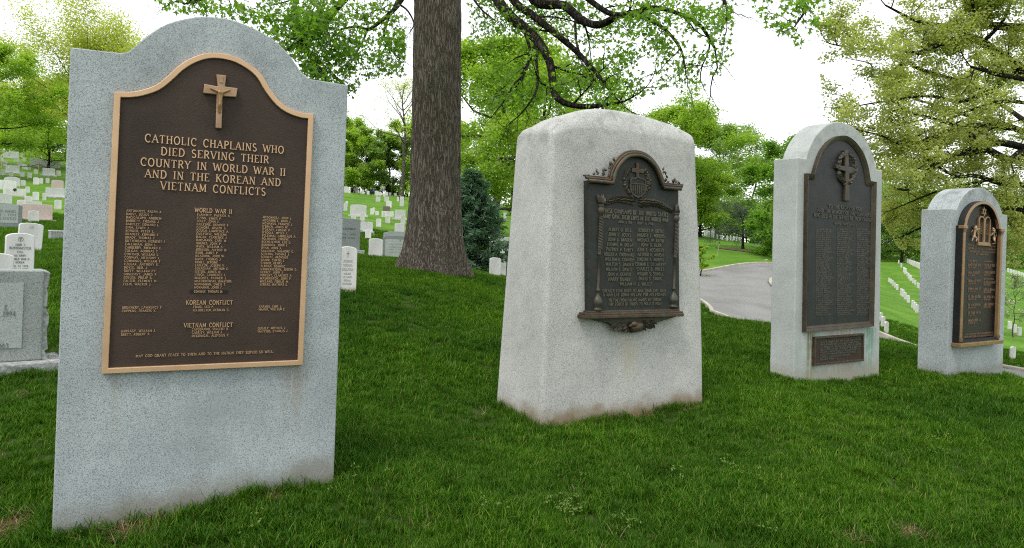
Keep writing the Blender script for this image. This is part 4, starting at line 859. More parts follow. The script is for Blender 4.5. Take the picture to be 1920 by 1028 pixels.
for od, (x_, y_, w_, h_) in ordered([(649, 362, 9, 12), (660, 361, 7, 9), (667, 361, 8, 10), (680, 364, 5, 8), (690, 365, 5, 7), (706, 367, 7, 9), (712, 367, 6, 7), (724, 367, 8, 7), (731, 367, 6, 6), (741, 368, 8, 6), (762, 369, 5, 5), (655, 363, 4, 7), (674, 363, 4, 8), (720, 369, 4, 6)]):
    headstone(x_-w_/2, x_+w_/2, y_-h_, y_, od+' from left of the tiny white headstones along the mourners crest', FW, .1)
# left hillside, from the near stones up
family(44, 93, 383, 414, 'pink granite gravestone on a base on the left hillside', M['stone_pink'], base=(6, 2.4, M['stone_pink']), top=.07, th=.4)
headstone(54, 71, 395, 418, 'white headstone standing in front of the pink gravestone', L1, .05)
t_, w_, h_, th, bh = family(-34, 33, 381, 426, 'large grey gravestone with pale inscribed panel at left edge of hillside', M['stone_dark'], base=(4, 3, M['stone_dark']), top=.1, th=.4, panel=(.09, .12, .9, M['stone_panel']))
for i_, s_ in enumerate(("DAVID RAPHEL", "1911 - 1994", "BELOVED")): mb = MB(); letters(mb, s_, -.2, w_*.36, (.62-.15*i_)*h_, .10, -th/2-.01, -th/2-.006); mb.build('inscription_line', M['inscription'], t_)['kind'] = 'stuff'
headstone(33, 45, 375, 410, 'narrow pale headstone between pink and large grey gravestones', L1, .1)
family(40, 75, 377.5, 388, 'low wide pale gravestone behind the pink one', M['stone_light'], th=.3)
headstone(47, 59, 368, 384, 'white headstone behind the low wide pale gravestone', L1, .1)
headstone(62, 72, 360, 376.5, 'white headstone alone on grass above the pink gravestone', L1, .1)
family(-10, 19, 363, 383, 'pale round-topped gravestone behind the large grey panelled one', M['stone_light'], top=.15, th=.4)
t_, w_, h_, th, bh = family(10, 45, 354, 368.5, 'long low white grave slab with a dark wreath on it', M['marble'], th=.4)
WRP = (t_, w_, h_, th)
family(-12, 26, 338, 356, 'big white gravestone with curved top at left edge of hillside', M['marble'], top=.12, th=.5)
family(88, 118, 353, 371, 'grey gravestone on a base beside left edge of blue-grey memorial', M['stone_light'], base=(4, 2.5, M['stone_light']), th=.5)
family(98, 117, 338, 356, 'pinkish-grey gravestone behind the based grey one beside the memorial', M['stone_pink'], top=.1, th=.4)
headstone(103, 114, 375, 393, 'white headstone touching left edge of blue-grey memorial', L1, .1)
mb = MB(); p = hit(106, 452)
t_ = thing('grave_marker', 'low rough grey stone marker with pale top beside the blue-grey memorial', 'gravestone', p, face_cam(p[0], p[1], .2)); k_ = p[1]/FPX
mb.box(-11*k_, 11*k_, -.12, .2, -.2, 17*k_); mb.build('block', M['rough'], t_, bevel=.02); mb = MB(); mb.box(-11.6*k_, 11.6*k_, -.13, .21, 17.1*k_, 20*k_); mb.build('cap', M['stone_light'], t_, bevel=.01)
headstone(63, 72, 333, 346.5, 'white headstone alone in the middle of the left hillside lawn', L1, .1)
family(10, 35, 332, 349.5, 'pale gravestone with raised cap high on left hillside', M['stone_light'], top=.25, th=.4)
family(13, 34, 311, 326, 'pale grey gravestone on a base high on left hillside, nearer the edge', M['stone_light'], base=(3, 2, M['stone_light']), th=.5)
family(81.5, 101, 316, 331, 'pale grey gravestone on a base high on left hillside, nearer the memorial', M['stone_light'], base=(3, 2.4, M['stone_light']), th=.5)
family(50, 63.5, 279, 293.5, 'grey squared gravestone at the top of the left hillside', M['stone_grey'], th=.5)
family(61, 107, 299, 314, 'long low grey wall-like gravestone near top of left hillside', M['stone_light'], th=.5)
family(85, 98.5, 292, 302.5, 'black granite gravestone above the long low grey one', M['stone_black'], th=.4)
family(20, 32, 279, 286, 'dark gravestone at the top left of the hillside', M['stone_black'], th=.4)
family(4, 32, 284, 297, 'wide pale grey gravestone at the top left of the hillside', M['stone_light'], th=.5)
LW = 'small white headstones high on the left hillside'
for od, (xl, xr, yt, yb) in ordered([(42.5, 49, 308, 318), (34, 40.5, 303, 313), (28, 35, 296, 304), (43.5, 50, 294, 303), (36.5, 42, 287, 294.5), (58, 64, 298, 307.5), (62.5, 68.5, 292, 299), (74, 80, 290, 299), (68, 74, 286, 293), (0, 5.5, 293, 302), (6, 13, 301, 312), (13, 16, 273.5, 279), (19, 22, 274, 279), (25.5, 29.5, 275, 280), (41, 45, 279, 284), (80, 90, 286, 293), (91, 99, 285, 292), (100, 107, 284, 292), (108, 116, 285, 294), (113, 118, 300, 310), (105, 112, 306, 316), (49, 52.5, 313, 319), (54, 57, 313, 319), (45, 50, 286, 292), (0, 3.5, 275, 283), (33, 37, 276, 281), (6, 9.5, 277, 283)]):
    headstone(xl, xr, yt, yb, od+' from left of the small white headstones near top of left hillside', LW, .1)
EW = 'extra small white headstones scattered over the left hillside'
for od, (xl, xr, yt, yb) in ordered([(2, 9, 318, 329), (38, 45, 322, 332), (52, 59, 324, 334), (74, 80, 334, 345), (86, 92, 334, 344), (40, 47, 338, 349), (106, 113, 320, 331), (80, 86, 362, 376), (18, 24, 322, 331), (64, 70, 318, 327), (94, 100, 303, 312), (48, 55, 350, 362)]):
    headstone(xl, xr, yt, yb, od+' from left of the white headstones scattered mid-way up the left hillside', EW, .1)
# right of the trunk
RW = 'white headstones right of the big trunk'
headstone(889.5, 904, 479, 505, 'white headstone right of the trunk below the blue spruce', RW, .15)
headstone(914.5, 926, 477, 499, 'white headstone behind the one nearest the buff memorial edge', RW, .15)
headstone(917, 938, 483, 519.5, 'larger white headstone beside left edge of buff memorial', RW, .2)
headstone(936, 948, 493, 520.5, 'white headstone half hidden by left edge of buff memorial', RW, .15)
family(936, 949, 480, 500, 'grey gravestone half hidden behind the buff memorial edge', M['stone_grey'], th=.2)
family(915, 943, 445, 475, 'large white gravestone on a base behind the blue spruce', M['marble'], base=(3, 4, M['marble_grey']), th=.5)
family(944, 958, 445, 471, 'white gravestone behind left edge of buff memorial', M['marble'], th=.5)
family(943.5, 949.5, 399, 415, 'small pale gravestone up the slope beside the leaning maple', M['stone_light'], th=.4)
GW = 'white headstones above the drive'
for od, (xl, xr, yt, yb) in ordered([(1318, 1326, 429, 441), (1329, 1332.5, 422, 432), (1320, 1327, 420, 436), (1328, 1331, 432, 441), (1333, 1337, 428, 446), (1342, 1346, 439, 448.5), (1352, 1355.5, 441, 450), (1361, 1364.5, 442, 451.5), (1368, 1371, 443, 451), (1374, 1377, 443, 451), (1379, 1382, 443, 451), (1384, 1387, 443, 451), (1436, 1442, 450, 462), (1447, 1453, 451, 459), (1454, 1458, 451, 459)]):
    headstone(xl, xr, yt, yb, od+' from left of the small white headstones above the curving drive', GW, .9)
IW = 'rows of white headstones on the far right slope'
rowA = [(1667, 521, 529.5), (1670.5, 523, 532), (1674, 526, 536), (1678, 530, 540), (1682, 533, 544.5), (1690, 541, 555), (1693, 543, 557), (1697.3, 548.5, 562), (1703, 554, 568), (1711.5, 563, 578), (1715.5, 567, 582), (1719, 571, 586.5)]
rowB = [(1685, 488, 495), (1690, 494, 502), (1695, 501, 511), (1697.6, 503, 514), (1701.3, 510, 518.5), (1704, 513, 523), (1707.5, 516, 527), (1712, 522, 531.5), (1716, 525, 534.5), (1721, 530, 540), (1724.5, 531.5, 542)]
for od, (x_, yt, yb) in ordered(rowA): headstone(x_-2, x_+2, yt, yb, od+' from left in the nearer long headstone row on the far right slope', IW, 1.15)
for od, (x_, yt, yb) in ordered(rowB): headstone(x_-2, x_+2, yt, yb, od+' from left in the upper long headstone row on the far right slope', IW, 1.15)
for i_ in range(9): x_ = 1699+i_*3.3; headstone(x_-1.5, x_+1.5, 484.5+i_*1.1, 492+i_*1.6, ORD[i_]+' from left in the topmost headstone row under the oak branches', IW, 1.0)
for x_, yt, yb, lb in [(1661.5, 603, 624.5, 'nearest white headstone above the kerb beside the slate-tablet memorial'), (1655.3, 593, 613.5, 'second white headstone above the kerb beside the slate-tablet memorial'), (1651, 586, 604, 'third white headstone above the kerb, half hidden by the slate-tablet memorial')]: headstone(x_-2.7, x_+2.7, yt, yb, lb, IW, 1.15)
for x_, yt, yb, lb in [(1893, 602, 617.5, 'leftmost of three white headstones by the flowering sapling'), (1902, 608, 624.5, 'middle of three white headstones by the flowering sapling'), (1911, 613, 630, 'rightmost of three white headstones by the flowering sapling'), (1898.5, 650, 673, 'lone white headstone at right edge below the flowering sapling')]: headstone(x_-3, x_+3, yt, yb, lb, IW, 1.0)
for i_ in range(7): headstone(1890+i_*5-1.5, 1890+i_*5+1.5, 503+i_*1.5, 511+i_*1.5, ORD[i_]+' from left of the tiny headstones beyond the flowering sapling', IW, .9)
print('HSD', sorted(HSD)[:200:6])
# wreath on the low slab
T_ = thing('wreath', 'small dark round wreath hung on a low white grave slab', 'wreath', WRP[0].location, WRP[0].rotation_euler[2])
M['wreath'] = plain('wreath_evergreen', (.04, .035, .03), .9, .5, 30.); mb = MB(); s_ = hit(27.5, 368)[1]/FPX; rw = random.Random(3)
for i_ in range(40):
    t = i_/40*2*math.pi; mb.rleaf(.0+1.7*s_*math.cos(t), WRP[2]*.86+1.7*s_*math.sin(t), -WRP[3]/2-.02, 1.6*s_, .5*s_, rw.uniform(0, 6.3), .03)
mb.build('greenery', M['wreath'], T_)
# chain posts at the hillside walk
M['post'] = plain('weathered_post', (.42, .30, .24), .8, .2); M['chain'] = plain('iron_chain', (.08, .08, .08), .5, .2, 6., .6)
pp = []
for px, py, h_, lb in ((4, 315, 12, 'pinkish chain post at far left of the hillside'), (72.5, 320, 14, 'pinkish chain post in front of the long grey gravestone')):
    p = hit(px, py); s_ = p[1]/FPX; t_ = thing('chain_post', lb, 'post', p); mb = MB(); mb.lathe([(1.2*s_, -.2), (1.2*s_, h_*s_*.85), (.8*s_, h_*s_*.9), (1.3*s_, h_*s_*.95), (.6*s_, h_*s_*1.03)], 0, 0, 10); mb.build('shaft', M['post'], t_); pp.append(np.array(p)+[0, 0, h_*s_*.85])
e_ = hit(103, 322); e_ = np.array(e_)+[0, 0, .9]
for i_, (A_, B_, lb) in enumerate(((pp[0], pp[1], 'dark sagging chain between the two hillside posts'), (pp[1], e_, 'dark sagging chain from the post towards the memorial'))):
    ts = np.linspace(0, 1, 13); pts = A_[None]*(1-ts)[:, None]+B_[None]*ts[:, None]; pts[:, 2] -= .7*4*ts*(1-ts)*.5
    mb = MB(); mb.tube(pts, .05, 5); tag(mb.build('chain', M['chain']), lb, 'chain')
# people on the crest
skin = plain('skin', (.45, .28, .2), .6, .05); hair = plain('hair', (.03, .02, .015), .6, .1)
def person(px, py, hpx, top, bottom, label, turn, arm=.0):
    p = hit(px, py); S = 1.72; s_ = hpx*p[1]/FPX/S
    mt = [plain('top', top, .8, .1), plain('trousers', bottom, .8, .1), skin, hair]
    J = [(0, 0, .95), (0, .01, 1.15), (0, 0, 1.40), (0, 0, 1.50), (0, -.01, 1.63), (.19, 0, 1.38), (.25, -.02+arm*.1, 1.10), (.24, -.10-arm*.2, .86+arm*.2), (-.19, 0, 1.38), (-.25, -.02, 1.10), (-.23, -.10, .86), (.10, 0, .90), (.11, -.02, .50), (.11, .03, .08), (.12, -.14, .04), (-.10, 0, .90), (-.11, .0, .50), (-.12, .06, .08), (-.13, -.10, .04)]
    E = [(0, 1), (1, 2), (2, 3), (3, 4), (2, 5), (5, 6), (6, 7), (2, 8), (8, 9), (9, 10), (0, 11), (11, 12), (12, 13), (13, 14), (0, 15), (15, 16), (16, 17), (17, 18)]
    rd = [(.16, .12), (.15, .11), (.17, .11), .055, (.085, .105), .065, .05, .035, .065, .05, .035, .095, .065, .045, .04, .095, .065, .045, .04]
    me = skin_mesh('person', J, E, rd, mt)
    for f in me.polygons:
        z = f.center[2]; x = abs(f.center[0]); f.material_index = 3 if z > 1.66 or (z > 1.58 and f.center[1] > .02) else 2 if z > 1.44 or (x > .2 and z < .92 and z > .7) else 0 if z > .93 else 1
    o = new_obj('person', me); o.location = p; o.scale = (s_, s_, s_); o.rotation_euler = (0, 0, turn); tag(o, label, 'person', 'distant mourners on the crest')
person(673, 365, 14, (.02, .022, .03), (.02, .02, .025), 'tiny distant person in black standing leftmost on the crest', 2.6)
person(686, 366, 13.5, (.6, .6, .62), (.05, .05, .07), 'tiny distant person in a white shirt in the middle of the group', .6, .5)
person(696, 367, 15.5, (.025, .03, .05), (.03, .03, .04), 'tiny distant person in a dark suit at right of the group', 3.0)
person(700.5, 366, 13.5, (.04, .10, .42), (.05, .05, .08), 'tiny distant person in a blue jacket behind the dark suit', 2.2)
person(663, 364, 10, (.03, .03, .03), (.2, .12, .1), 'tiny distant person in dark clothes bending at far left of group', 1.6)
p = hit(717, 366); t_ = thing('flower_stand', 'white funeral flower spray on the distant crest right of the mourners', 'flowers', p); s_ = p[1]/FPX
M['petal'] = leaf_mat('white_petals', (.7, .7, .62), (.75, .76, .7), (.5, .58, .4), .2)
mb = MB()
for _ in range(120):
    q = np.random.default_rng(_).normal(0, 1, 3)*[2.2, 1.5, 2.5]; mb.rleaf(q[0]*s_, (12.5+q[2])*s_, q[1]*s_, 1.6*s_, .6*s_, _, .05)
mb.build('flowers', M['petal'], t_); mb = MB(); mb.tube([(0, 0, 0), (0, 0, 12*s_)], .5*s_, 6); mb.tube([(-2*s_, 0, 0), (0, 0, 8*s_)], .3*s_, 5); mb.tube([(2*s_, 0, 0), (0, 0, 8*s_)], .3*s_, 5); mb.build('stand', M['chain'], t_)
# marker rod beside the drive, drain, mulch
p = hit(1344, 481); s_ = p[1]/FPX; t_ = thing('marker_rod', 'thin grey rod with a dark knob on the bank beside the drive', 'marker', p); mb = MB(); mb.tube([(0, 0, -.2), (4*s_, 0, 25*s_)], .35*s_, 6); mb.build('rod', plain('grey_rod', (.4, .4, .38)), t_); mb = MB(); mb.blob((4.2*s_, 0, 26*s_), (1.6*s_, 1.6*s_, 2*s_)); mb.build('knob', M['chain'], t_, smooth=True)
p = hit(1437, 488); s_ = p[1]/FPX; mb = MB(); mb.box(-3*s_, 3*s_, -2*s_, 2*s_, -.1, 1.2*s_); tag(mb.build('drain_cover', M['stone_light'], None, bevel=.03, loc=p, rotz=.5), 'small pale drain cover on the bank above the drive', 'drain cover')
# ------------------------------------------------------------------ trees
LEAF = {'maple': [(0, 0), (.30, .10), (.62, .46), (.58, .18), (1., .10), (.66, -.06), (.62, -.42), (.30, -.12)],
        'oval': [(0, 0), (.35, .24), (.8, .16), (1, 0), (.8, -.16), (.35, -.24)],
        'clump': [(0, -.12), (.35, .42), (1, .08), (.6, -.42)], 'lobed': [(0, 0), (.45, .5), (1, .08), (.52, -.46)],
        'needle': [(0, -.04), (.5, .10), (1, 0), (.5, -.10)]}
def leaves_mesh(name, P, size, shape, mat, seed, up=.5, droop=.35, dirs=None):
    r = np.random.default_rng(seed); n = len(P); sh = np.array(LEAF[shape]); m = len(sh)
    N = r.normal(0, 1, (n, 3)); N[:, 2] = np.abs(N[:, 2])+up; N /= np.linalg.norm(N, axis=1)[:, None]
    A = r.normal(0, 1, (n, 3)) if dirs is None else dirs+r.normal(0, .5, (n, 3)); A[:, 2] -= droop; A -= N*np.sum(A*N, 1)[:, None]; A /= np.linalg.norm(A, axis=1)[:, None]+1e-9
    Bv = np.cross(N, A); s = (size*r.uniform(.65, 1.3, n))[:, None, None]
    curl = -(sh[:, 0]**2)*.25
    V = P[:, None, :]+s*(A[:, None, :]*(sh[:, 0]-.3)[None, :, None]+Bv[:, None, :]*sh[:, 1][None, :, None]+N[:, None, :]*curl[None, :, None])
    return np_mesh(name, V.reshape(-1, 3), np.arange(n*m), np.full(n, m), mat)
class Tree:
    def __init__(s, seed): s.r = np.random.default_rng(seed); s.V = []; s.F = []; s.n = 0; s.tips = []; s.tdir = []
    def limb(s, pts, r0, r1, sides=6, power=1.):
        pts = np.asarray(pts, float); t = np.linspace(0, 1, len(pts)); rad = r0+(r1-r0)*t**power
        v, f = tube_arrays(pts, rad, sides); s.V.append(v); s.F.append(f+s.n); s.n += len(v)
    def branch(s, p, d, L, r, depth, P):
        rg_ = s.r; n = 5 if depth > 0 else 4; pts = [p]; d = d/np.linalg.norm(d)
        for i in range(n):
            d = d+rg_.normal(0, P['wig'], 3); d[2] += P['trop']; d /= np.linalg.norm(d); pts.append(pts[-1]+d*L/n)
        pts = np.array(pts); s.limb(pts, r, r*.45 if depth > 0 else r*.3, 6 if r > .04 else 4 if r > .012 else 3)
        s.spawn(pts, L, r, depth, P)
    def spawn(s, pts, L, r, depth, P, t0=.25):
        rg_ = s.r
        if depth <= 0:
            for t in rg_.uniform(.2, 1, P['tips']):
                i = min(len(pts)-2, int(t*(len(pts)-1))); f = t*(len(pts)-1)-i; s.tips.append(pts[i]*(1-f)+pts[i+1]*f); s.tdir.append(pts[i+1]-pts[i])
            return
        nk = P['kids'][-depth] if isinstance(P['kids'], (list, tuple)) else P['kids']
        for t in np.r_[np.linspace(t0, .97, max(1, nk-1)), 1.]:
            i = min(len(pts)-2, int(t*(len(pts)-1))); f = t*(len(pts)-1)-i; q = pts[i]*(1-f)+pts[i+1]*f; tg = pts[i+1]-pts[i]; tg /= np.linalg.norm(tg)+1e-9
            pr = rg_.normal(0, 1, 3); pr[2] = pr[2]*P['flat']+P['lift']; pr -= tg*np.dot(pr, tg); pr /= np.linalg.norm(pr)+1e-9
            a = rg_.uniform(*P['ang']) if t < 1 else .15
            s.branch(q, tg*math.cos(a)+pr*math.sin(a), L*rg_.uniform(*P['ratio']), max(.004, r*(.62-.2*t)), depth-1, P)
    def branches(s, name, mat, parent):
        v = np.vstack(s.V); f = np.vstack(s.F); return new_obj(name, np_mesh(name, v, f.ravel(), np.full(len(f), 4), mat, True), parent)
    def crown(s, name, mat, parent, n_per, spread, size, shape, seed, up=.5, droop=.35, extra=None, filt=None):
        P = np.array(s.tips); 
        D = np.array(s.tdir); D /= np.linalg.norm(D, axis=1)[:, None]+1e-9
        P = np.repeat(P, n_per, 0); D = np.repeat(D, n_per, 0); P = P+s.r.normal(0, spread, P.shape)*[1, 1, .7]
        if extra is not None: P = np.vstack([P, extra]); D = np.vstack([D, s.r.normal(0, 1, extra.shape)])
        if filt is not None: k = filt(P); P = P[k]; D = D[k]
        o = new_obj(name, leaves_mesh(name, P, size, shape, mat, seed, up, droop, D), parent); o['kind'] = 'stuff'; return o
TP = dict(wig=.16, trop=.03, flat=.7, lift=.25, ang=(.5, 1.1), ratio=(.55, .8), kids=[5, 5, 4], tips=4)
M['bark_main'] = bark('bark_main', (.068, .056, .045), (.14, .116, .092), (.225, .193, .16), 14., .36, .8, .03)
M['bark_dark'] = bark('bark_dark', (.012, .010, .008), (.028, .023, .018), (.055, .046, .038), 6.)
M['bark_grey'] = bark('bark_grey', (.05, .045, .04), (.12, .105, .09), (.2, .18, .155), 6.)
M['leaf_main'] = leaf_mat('leaf_fresh_green', (.095, .19, .016), (.155, .28, .028), (.23, .37, .05), .6)
M['leaf_maple'] = leaf_mat('leaf_yellow_green', (.19, .29, .03), (.27, .385, .045), (.35, .46, .07), .55)
M['leaf_green'] = leaf_mat('leaf_green', (.14, .235, .045), (.20, .30, .065), (.26, .36, .09), .5)
M['leaf_pale'] = leaf_mat('leaf_pale_yellow', (.32, .36, .07), (.42, .44, .10), (.47, .45, .13), .55)
M['leaf_oak'] = leaf_mat('leaf_oak_catkin', (.28, .305, .095), (.385, .40, .14), (.47, .475, .205), .55)
M['leaf_spruce'] = leaf_mat('needles_blue_green', (.05, .11, .065), (.085, .16, .10), (.13, .215, .15), .35)
M['leaf_dark'] = leaf_mat('needles_dark', (.04, .085, .035), (.065, .125, .055), (.095, .165, .08), .3)
M['leaf_slate'] = leaf_mat('leaf_grey_green', (.06, .09, .06), (.09, .13, .09), (.12, .16, .115), .25)

def pxpath(pts, d0, d1=None):
    d1 = d0 if d1 is None else d1; n = len(pts); return smooth_path([at(x, y, d0+(d1-d0)*i/(n-1)) for i, (x, y) in enumerate(pts)], 4)
def trunk_mesh(base, top, rb, rt, flare, seed, n=48, m=60, ridge=.05):
    r = np.random.default_rng(seed); ph = r.uniform(0, 6.28, 8); am = r.uniform(.4, 1, 8); v = []; rp = np.array([-.25, -1.15, -2.2, -3.0, .9, 2.1])+r.normal(0, .12, 6)
    a = np.arange(n)*2*math.pi/n
    for i in range(m):
        t = i/(m-1); z = -0.5+t*(top[2]-base[2]+.5); tt = max(0, z/(top[2]-base[2])); c = np.array(base)*(1-tt)+np.array(top)*tt
        fl = flare*math.exp(-max(0, z)/.55); rad = rb+(rt-rb)*tt
        lobes = sum(am[k]*np.cos(a*(k+2)+ph[k]+z*.12*(k % 3-1)) for k in range(5))/3
        roots = np.clip(sum(np.cos((a-pr)*1.0)**17 for pr in rp), 0, 1.2)
        w1 = a+.05*np.sin(z*2.3+ph[5])+.03*np.sin(z*6.1+a*3)
        rid = np.abs(np.sin(w1*13+ph[6]+.8*np.sin(z*1.7)))*(.55+.45*np.sin(z*5.3+np.floor(w1*13/math.pi)*2.1))+.6*np.abs(np.sin(w1*23+ph[7]+.6*np.sin(z*2.9)))*(.5+.5*np.sin(z*8.7+np.floor(w1*23/math.pi)*1.7))+.25*np.sin(a*47+z*19+ph[3])
        knot = sum(kd*np.exp(-((z-kz)/.22)**2-(np.angle(np.exp(1j*(a-ka)))/.28)**2) for kz, ka, kd in ((1.15, -1.2, .05), (3.9, -1.75, .04), (5.1, -.9, .03)))
        rd = rad*(1+.03*lobes+ridge*.55*rid)+fl*(.55+.35*lobes+1.0*roots)+knot
        for k in range(n): v.append((c[0]+rd[k]*math.cos(a[k])-base[0], c[1]+rd[k]*math.sin(a[k])-base[1], z))
    i = np.arange(m-1)[:, None]*n; k = np.arange(n)[None]; j = (k+1) % n
    f = np.stack([i+k, i+j, i+n+j, i+n+k], -1).reshape(-1, 4); return np.array(v), f
# --- the big trunk in the middle and its spreading crown
bp = at(815, 512, 13.9); bp[2] = gz1(bp[0], bp[1]); tpv = at(823, -160, 14.0)
t_big = thing('shade_tree', 'big rough-barked tree trunk between the first two memorials, leafy limbs overhead', 'tree', bp)
v, f = trunk_mesh(bp, tpv, .50, .45, .27, 3, 176, 240, .055); new_obj('trunk', np_mesh('trunk', v, f.ravel(), np.full(len(f), 4), M['bark_main'], True), t_big)
TB = Tree(11); PB = dict(TP, wig=.2, trop=-.03, flat=.9, lift=.0, kids=[4, 4, 3], tips=3, ang=(.4, 1.1), ratio=(.5, .75))
crown_c = np.array([tpv[0], tpv[1], tpv[2]])
main_limbs = [   # (photo path, depth start, depth end, r0, r1, sub length)
 ([(905, -90), (925, -25), (938, 8), (962, 36), (990, 58), (1012, 82), (1030, 115), (1036, 150), (1040, 178), (1066, 196), (1105, 200), (1140, 196)], 12.5, 10.5, .12, .03, 1.3),
 ([(935, -60), (962, 0), (1000, 30), (1040, 62), (1080, 96), (1112, 130), (1136, 160), (1152, 176)], 12.5, 10.5, .085, .018, 1.2),
 ([(960, -90), (1000, 0), (1056, 10), (1088, 36), (1122, 47), (1160, 30), (1190, 24), (1222, 15), (1262, 22), (1310, 45), (1340, 90)], 12.3, 10.0, .09, .02, 1.2),
 ([(1000, -80), (1080, -20), (1140, 24), (1190, 28), (1240, 50), (1275, 90), (1285, 130)], 12.0, 9.8, .06, .012, 1.0),
 ([(985, 62), (993, 95), (985, 135), (962, 160), (945, 190), (925, 215)], 11.6, 10.8, .03, .008, .8),
 ([(1003, 78), (1006, 120), (1008, 160), (995, 190), (975, 215), (955, 232)], 11.4, 10.6, .028, .008, .8),
 ([(1078, 40), (1082, 85), (1098, 120), (1118, 155)], 11.3, 10.4, .025, .008, .8),
 ([(1100, -100), (1250, -60), (1330, -30), (1360, 5), (1362, 30)], 11.8, 9.5, .05, .01, .8),
 ([(1200, -120), (1400, -80), (1470, -30), (1510, 10), (1490, 50)], 11.5, 9.0, .05, .01, .7),
 ([(790, -90), (770, -30), (750, 4), (735, 22), (706, 46), (690, 55), (668, 50), (640, 55)], 12.5, 10.8, .055, .015, 1.0),
 ([(748, 8), (764, 20), (776, 44), (768, 62)], 12.2, 11.6, .02, .008, .6),
 ([(690, 52), (682, 74), (668, 100), (655, 125)], 11.3, 10.9, .02, .008, .7),
 ([(760, -120), (700, -60), (640, 5), (610, 40), (575, 72), (540, 92)], 12.3, 10.0, .085, .03, 1.2),
 ([(720, -140), (600, -70), (560, -10), (550, 40), (580, 100), (610, 140)], 12.0, 10.0, .07, .015, 1.1),
 ([(640, -140), (480, -60), (400, -10), (345, 8)], 12.0, 9.5, .06, .012, .8),
 ([(770, -60), (745, 0), (720, 60), (735, 95), (750, 110)], 12.3, 11.4, .03, .01, .8),
 ([(860, -90), (880, -20), (900, 15), (930, 40)], 12.6, 11.5, .03, .01, .8)]
for pts, d0, d1, r0, r1, sl in main_limbs:
    q = pxpath(pts, d0, d1); TB.limb(q, r0, r1, 8)
    tx0 = next((i for i in range(len(q)) if True), 0)
    TB.spawn(q, sl, r0*.4, 2, dict(PB, kids=[7, 4]), .3)
rng = np.random.default_rng(4)
for k_ in range(22):     # upper crown above the picture
    a_ = k_*2.4; el = rng.uniform(.25, 1.1); d_ = np.array([math.cos(a_)*math.cos(el), math.sin(a_)*math.cos(el), math.sin(el)]); L = rng.uniform(5.5, 8.5)*math.cos(el)**.3
    b0 = crown_c+[0, 0, rng.uniform(-1.2, 1.6)]; q = [b0]
    for i_ in range(6): d_ = d_+rng.normal(0, .1, 3); q.append(q[-1]+d_/np.linalg.norm(d_)*L/6)
    TB.limb(np.array(q), .16, .03, 6); TB.spawn(np.array(q), 2.4, .06, 2, dict(PB, kids=[6, 4], tips=3), .3)
def inv(P):
    d = np.maximum(P[:, 1], .05); x = P[:, 0]/d*FPX; y = -(P[:, 2]-CZ)/d*FPX
    return x*cr-y*sr+CX, x*sr+y*cr+CY
crown_keep_y = [(-400, 60), (300, 20), (330, 28), (450, 40), (540, 110), (600, 175), (650, 190), (700, 150), (758, 150), (764, -60), (876, -60), (884, 190), (900, 215), (1000, 225), (1120, 215), (1190, 205), (1230, 175), (1300, 180), (1370, 125), (1375, 20), (1410, 15), (1440, 60), (1500, 92), (1560, 40), (1565, -10), (2400, -20)]
ck = np.array(crown_keep_y)
def hang(P):              # how low the boughs hang round the tree
    x, y = inv(P); return (P[:, 1] > .5) & (y < np.interp(x, ck[:, 0], ck[:, 1])-rng.uniform(0, 14, len(P))) | (P[:, 1] <= .5)
TB_o = TB.branches('limbs', M['bark_dark'], None)
mw = bp.copy(); TB_o.parent = t_big; TB_o.matrix_parent_inverse = Matrix.Translation(-Vector(bp))
def blobs(lst, n, rngb):
    out = []
    for x, y, r_, d in lst:
        c_ = at(x, y, d); m_ = max(3, int(9*(r_/40)**2)); k_ = int(n*(r_/40)**2/m_)      # leaves massed in sprays
        sc_ = c_+rngb.normal(0, 1, (m_, 3))*np.array([r_*.46, r_*.7, r_*.40])*d/FPX
        for q in sc_: out.append(q+rngb.normal(0, 1, (k_, 3))*np.array([.13, .15, .07])*rngb.uniform(.7, 1.3))
    return np.vstack(out)
BL = [(900, 15, 35, 11.5), (945, 62, 45, 11.3), (925, 100, 35, 11.2), (1000, 20, 40, 11.2), (1010, 55, 40, 11), (1050, 30, 40, 11), (1100, 15, 40, 10.8), (1150, 55, 35, 10.8), (1200, 40, 45, 10.5), (1255, 30, 50, 10.3), (1315, 25, 45, 10), (1345, 100, 18, 9.9), (1290, 105, 32, 10.1), (1262, 145, 22, 10.1), (1230, 95, 28, 10.3), (1175, 105, 36, 10.6), (1130, 125, 42, 10.8), (1080, 150, 36, 10.8), (1185, 165, 26, 10.5), (950, 155, 44, 11), (905, 175, 34, 11.2), (1000, 160, 40, 10.9), (1045, 185, 28, 10.8), (970, 195, 30, 10.8), (1120, 180, 34, 10.6),
      (1440, 6, 24, 9.3), (1478, 58, 18, 9.2), (1502, 20, 26, 9.2), (1540, 18, 20, 9.1), (1488, 76, 12, 9.2), (340, 8, 26, 9.7), (400, 14, 32, 9.8), (455, 20, 30, 9.9), (520, 20, 50, 10), (560, 60, 60, 10.1), (575, 30, 55, 10.4), (610, 80, 55, 10.6), (590, 130, 40, 10.5), (540, 15, 45, 10.2), (620, 40, 55, 10.3), (600, 105, 50, 10.2), (640, 90, 40, 10.4), (625, 145, 30, 10.3), (650, 170, 18, 10.4), (690, 15, 28, 11), (715, 78, 34, 11.2), (700, 105, 28, 11.2), (745, 105, 30, 11.4), (750, 80, 28, 11.4), (735, 130, 20, 11.4)]
BL = [(x, y, r_, d+(1.3 if 880 < x < 1160 else .0)) for x, y, r_, d in BL]     # these boughs hang behind the big sweeping limb
ex = blobs(BL, 215, np.random.default_rng(8))
up_ = np.random.default_rng(18).normal(0, 1, (16000, 3))*[3.6, 4.0, 2.0]+crown_c+[-1, -2.5, 3.2]
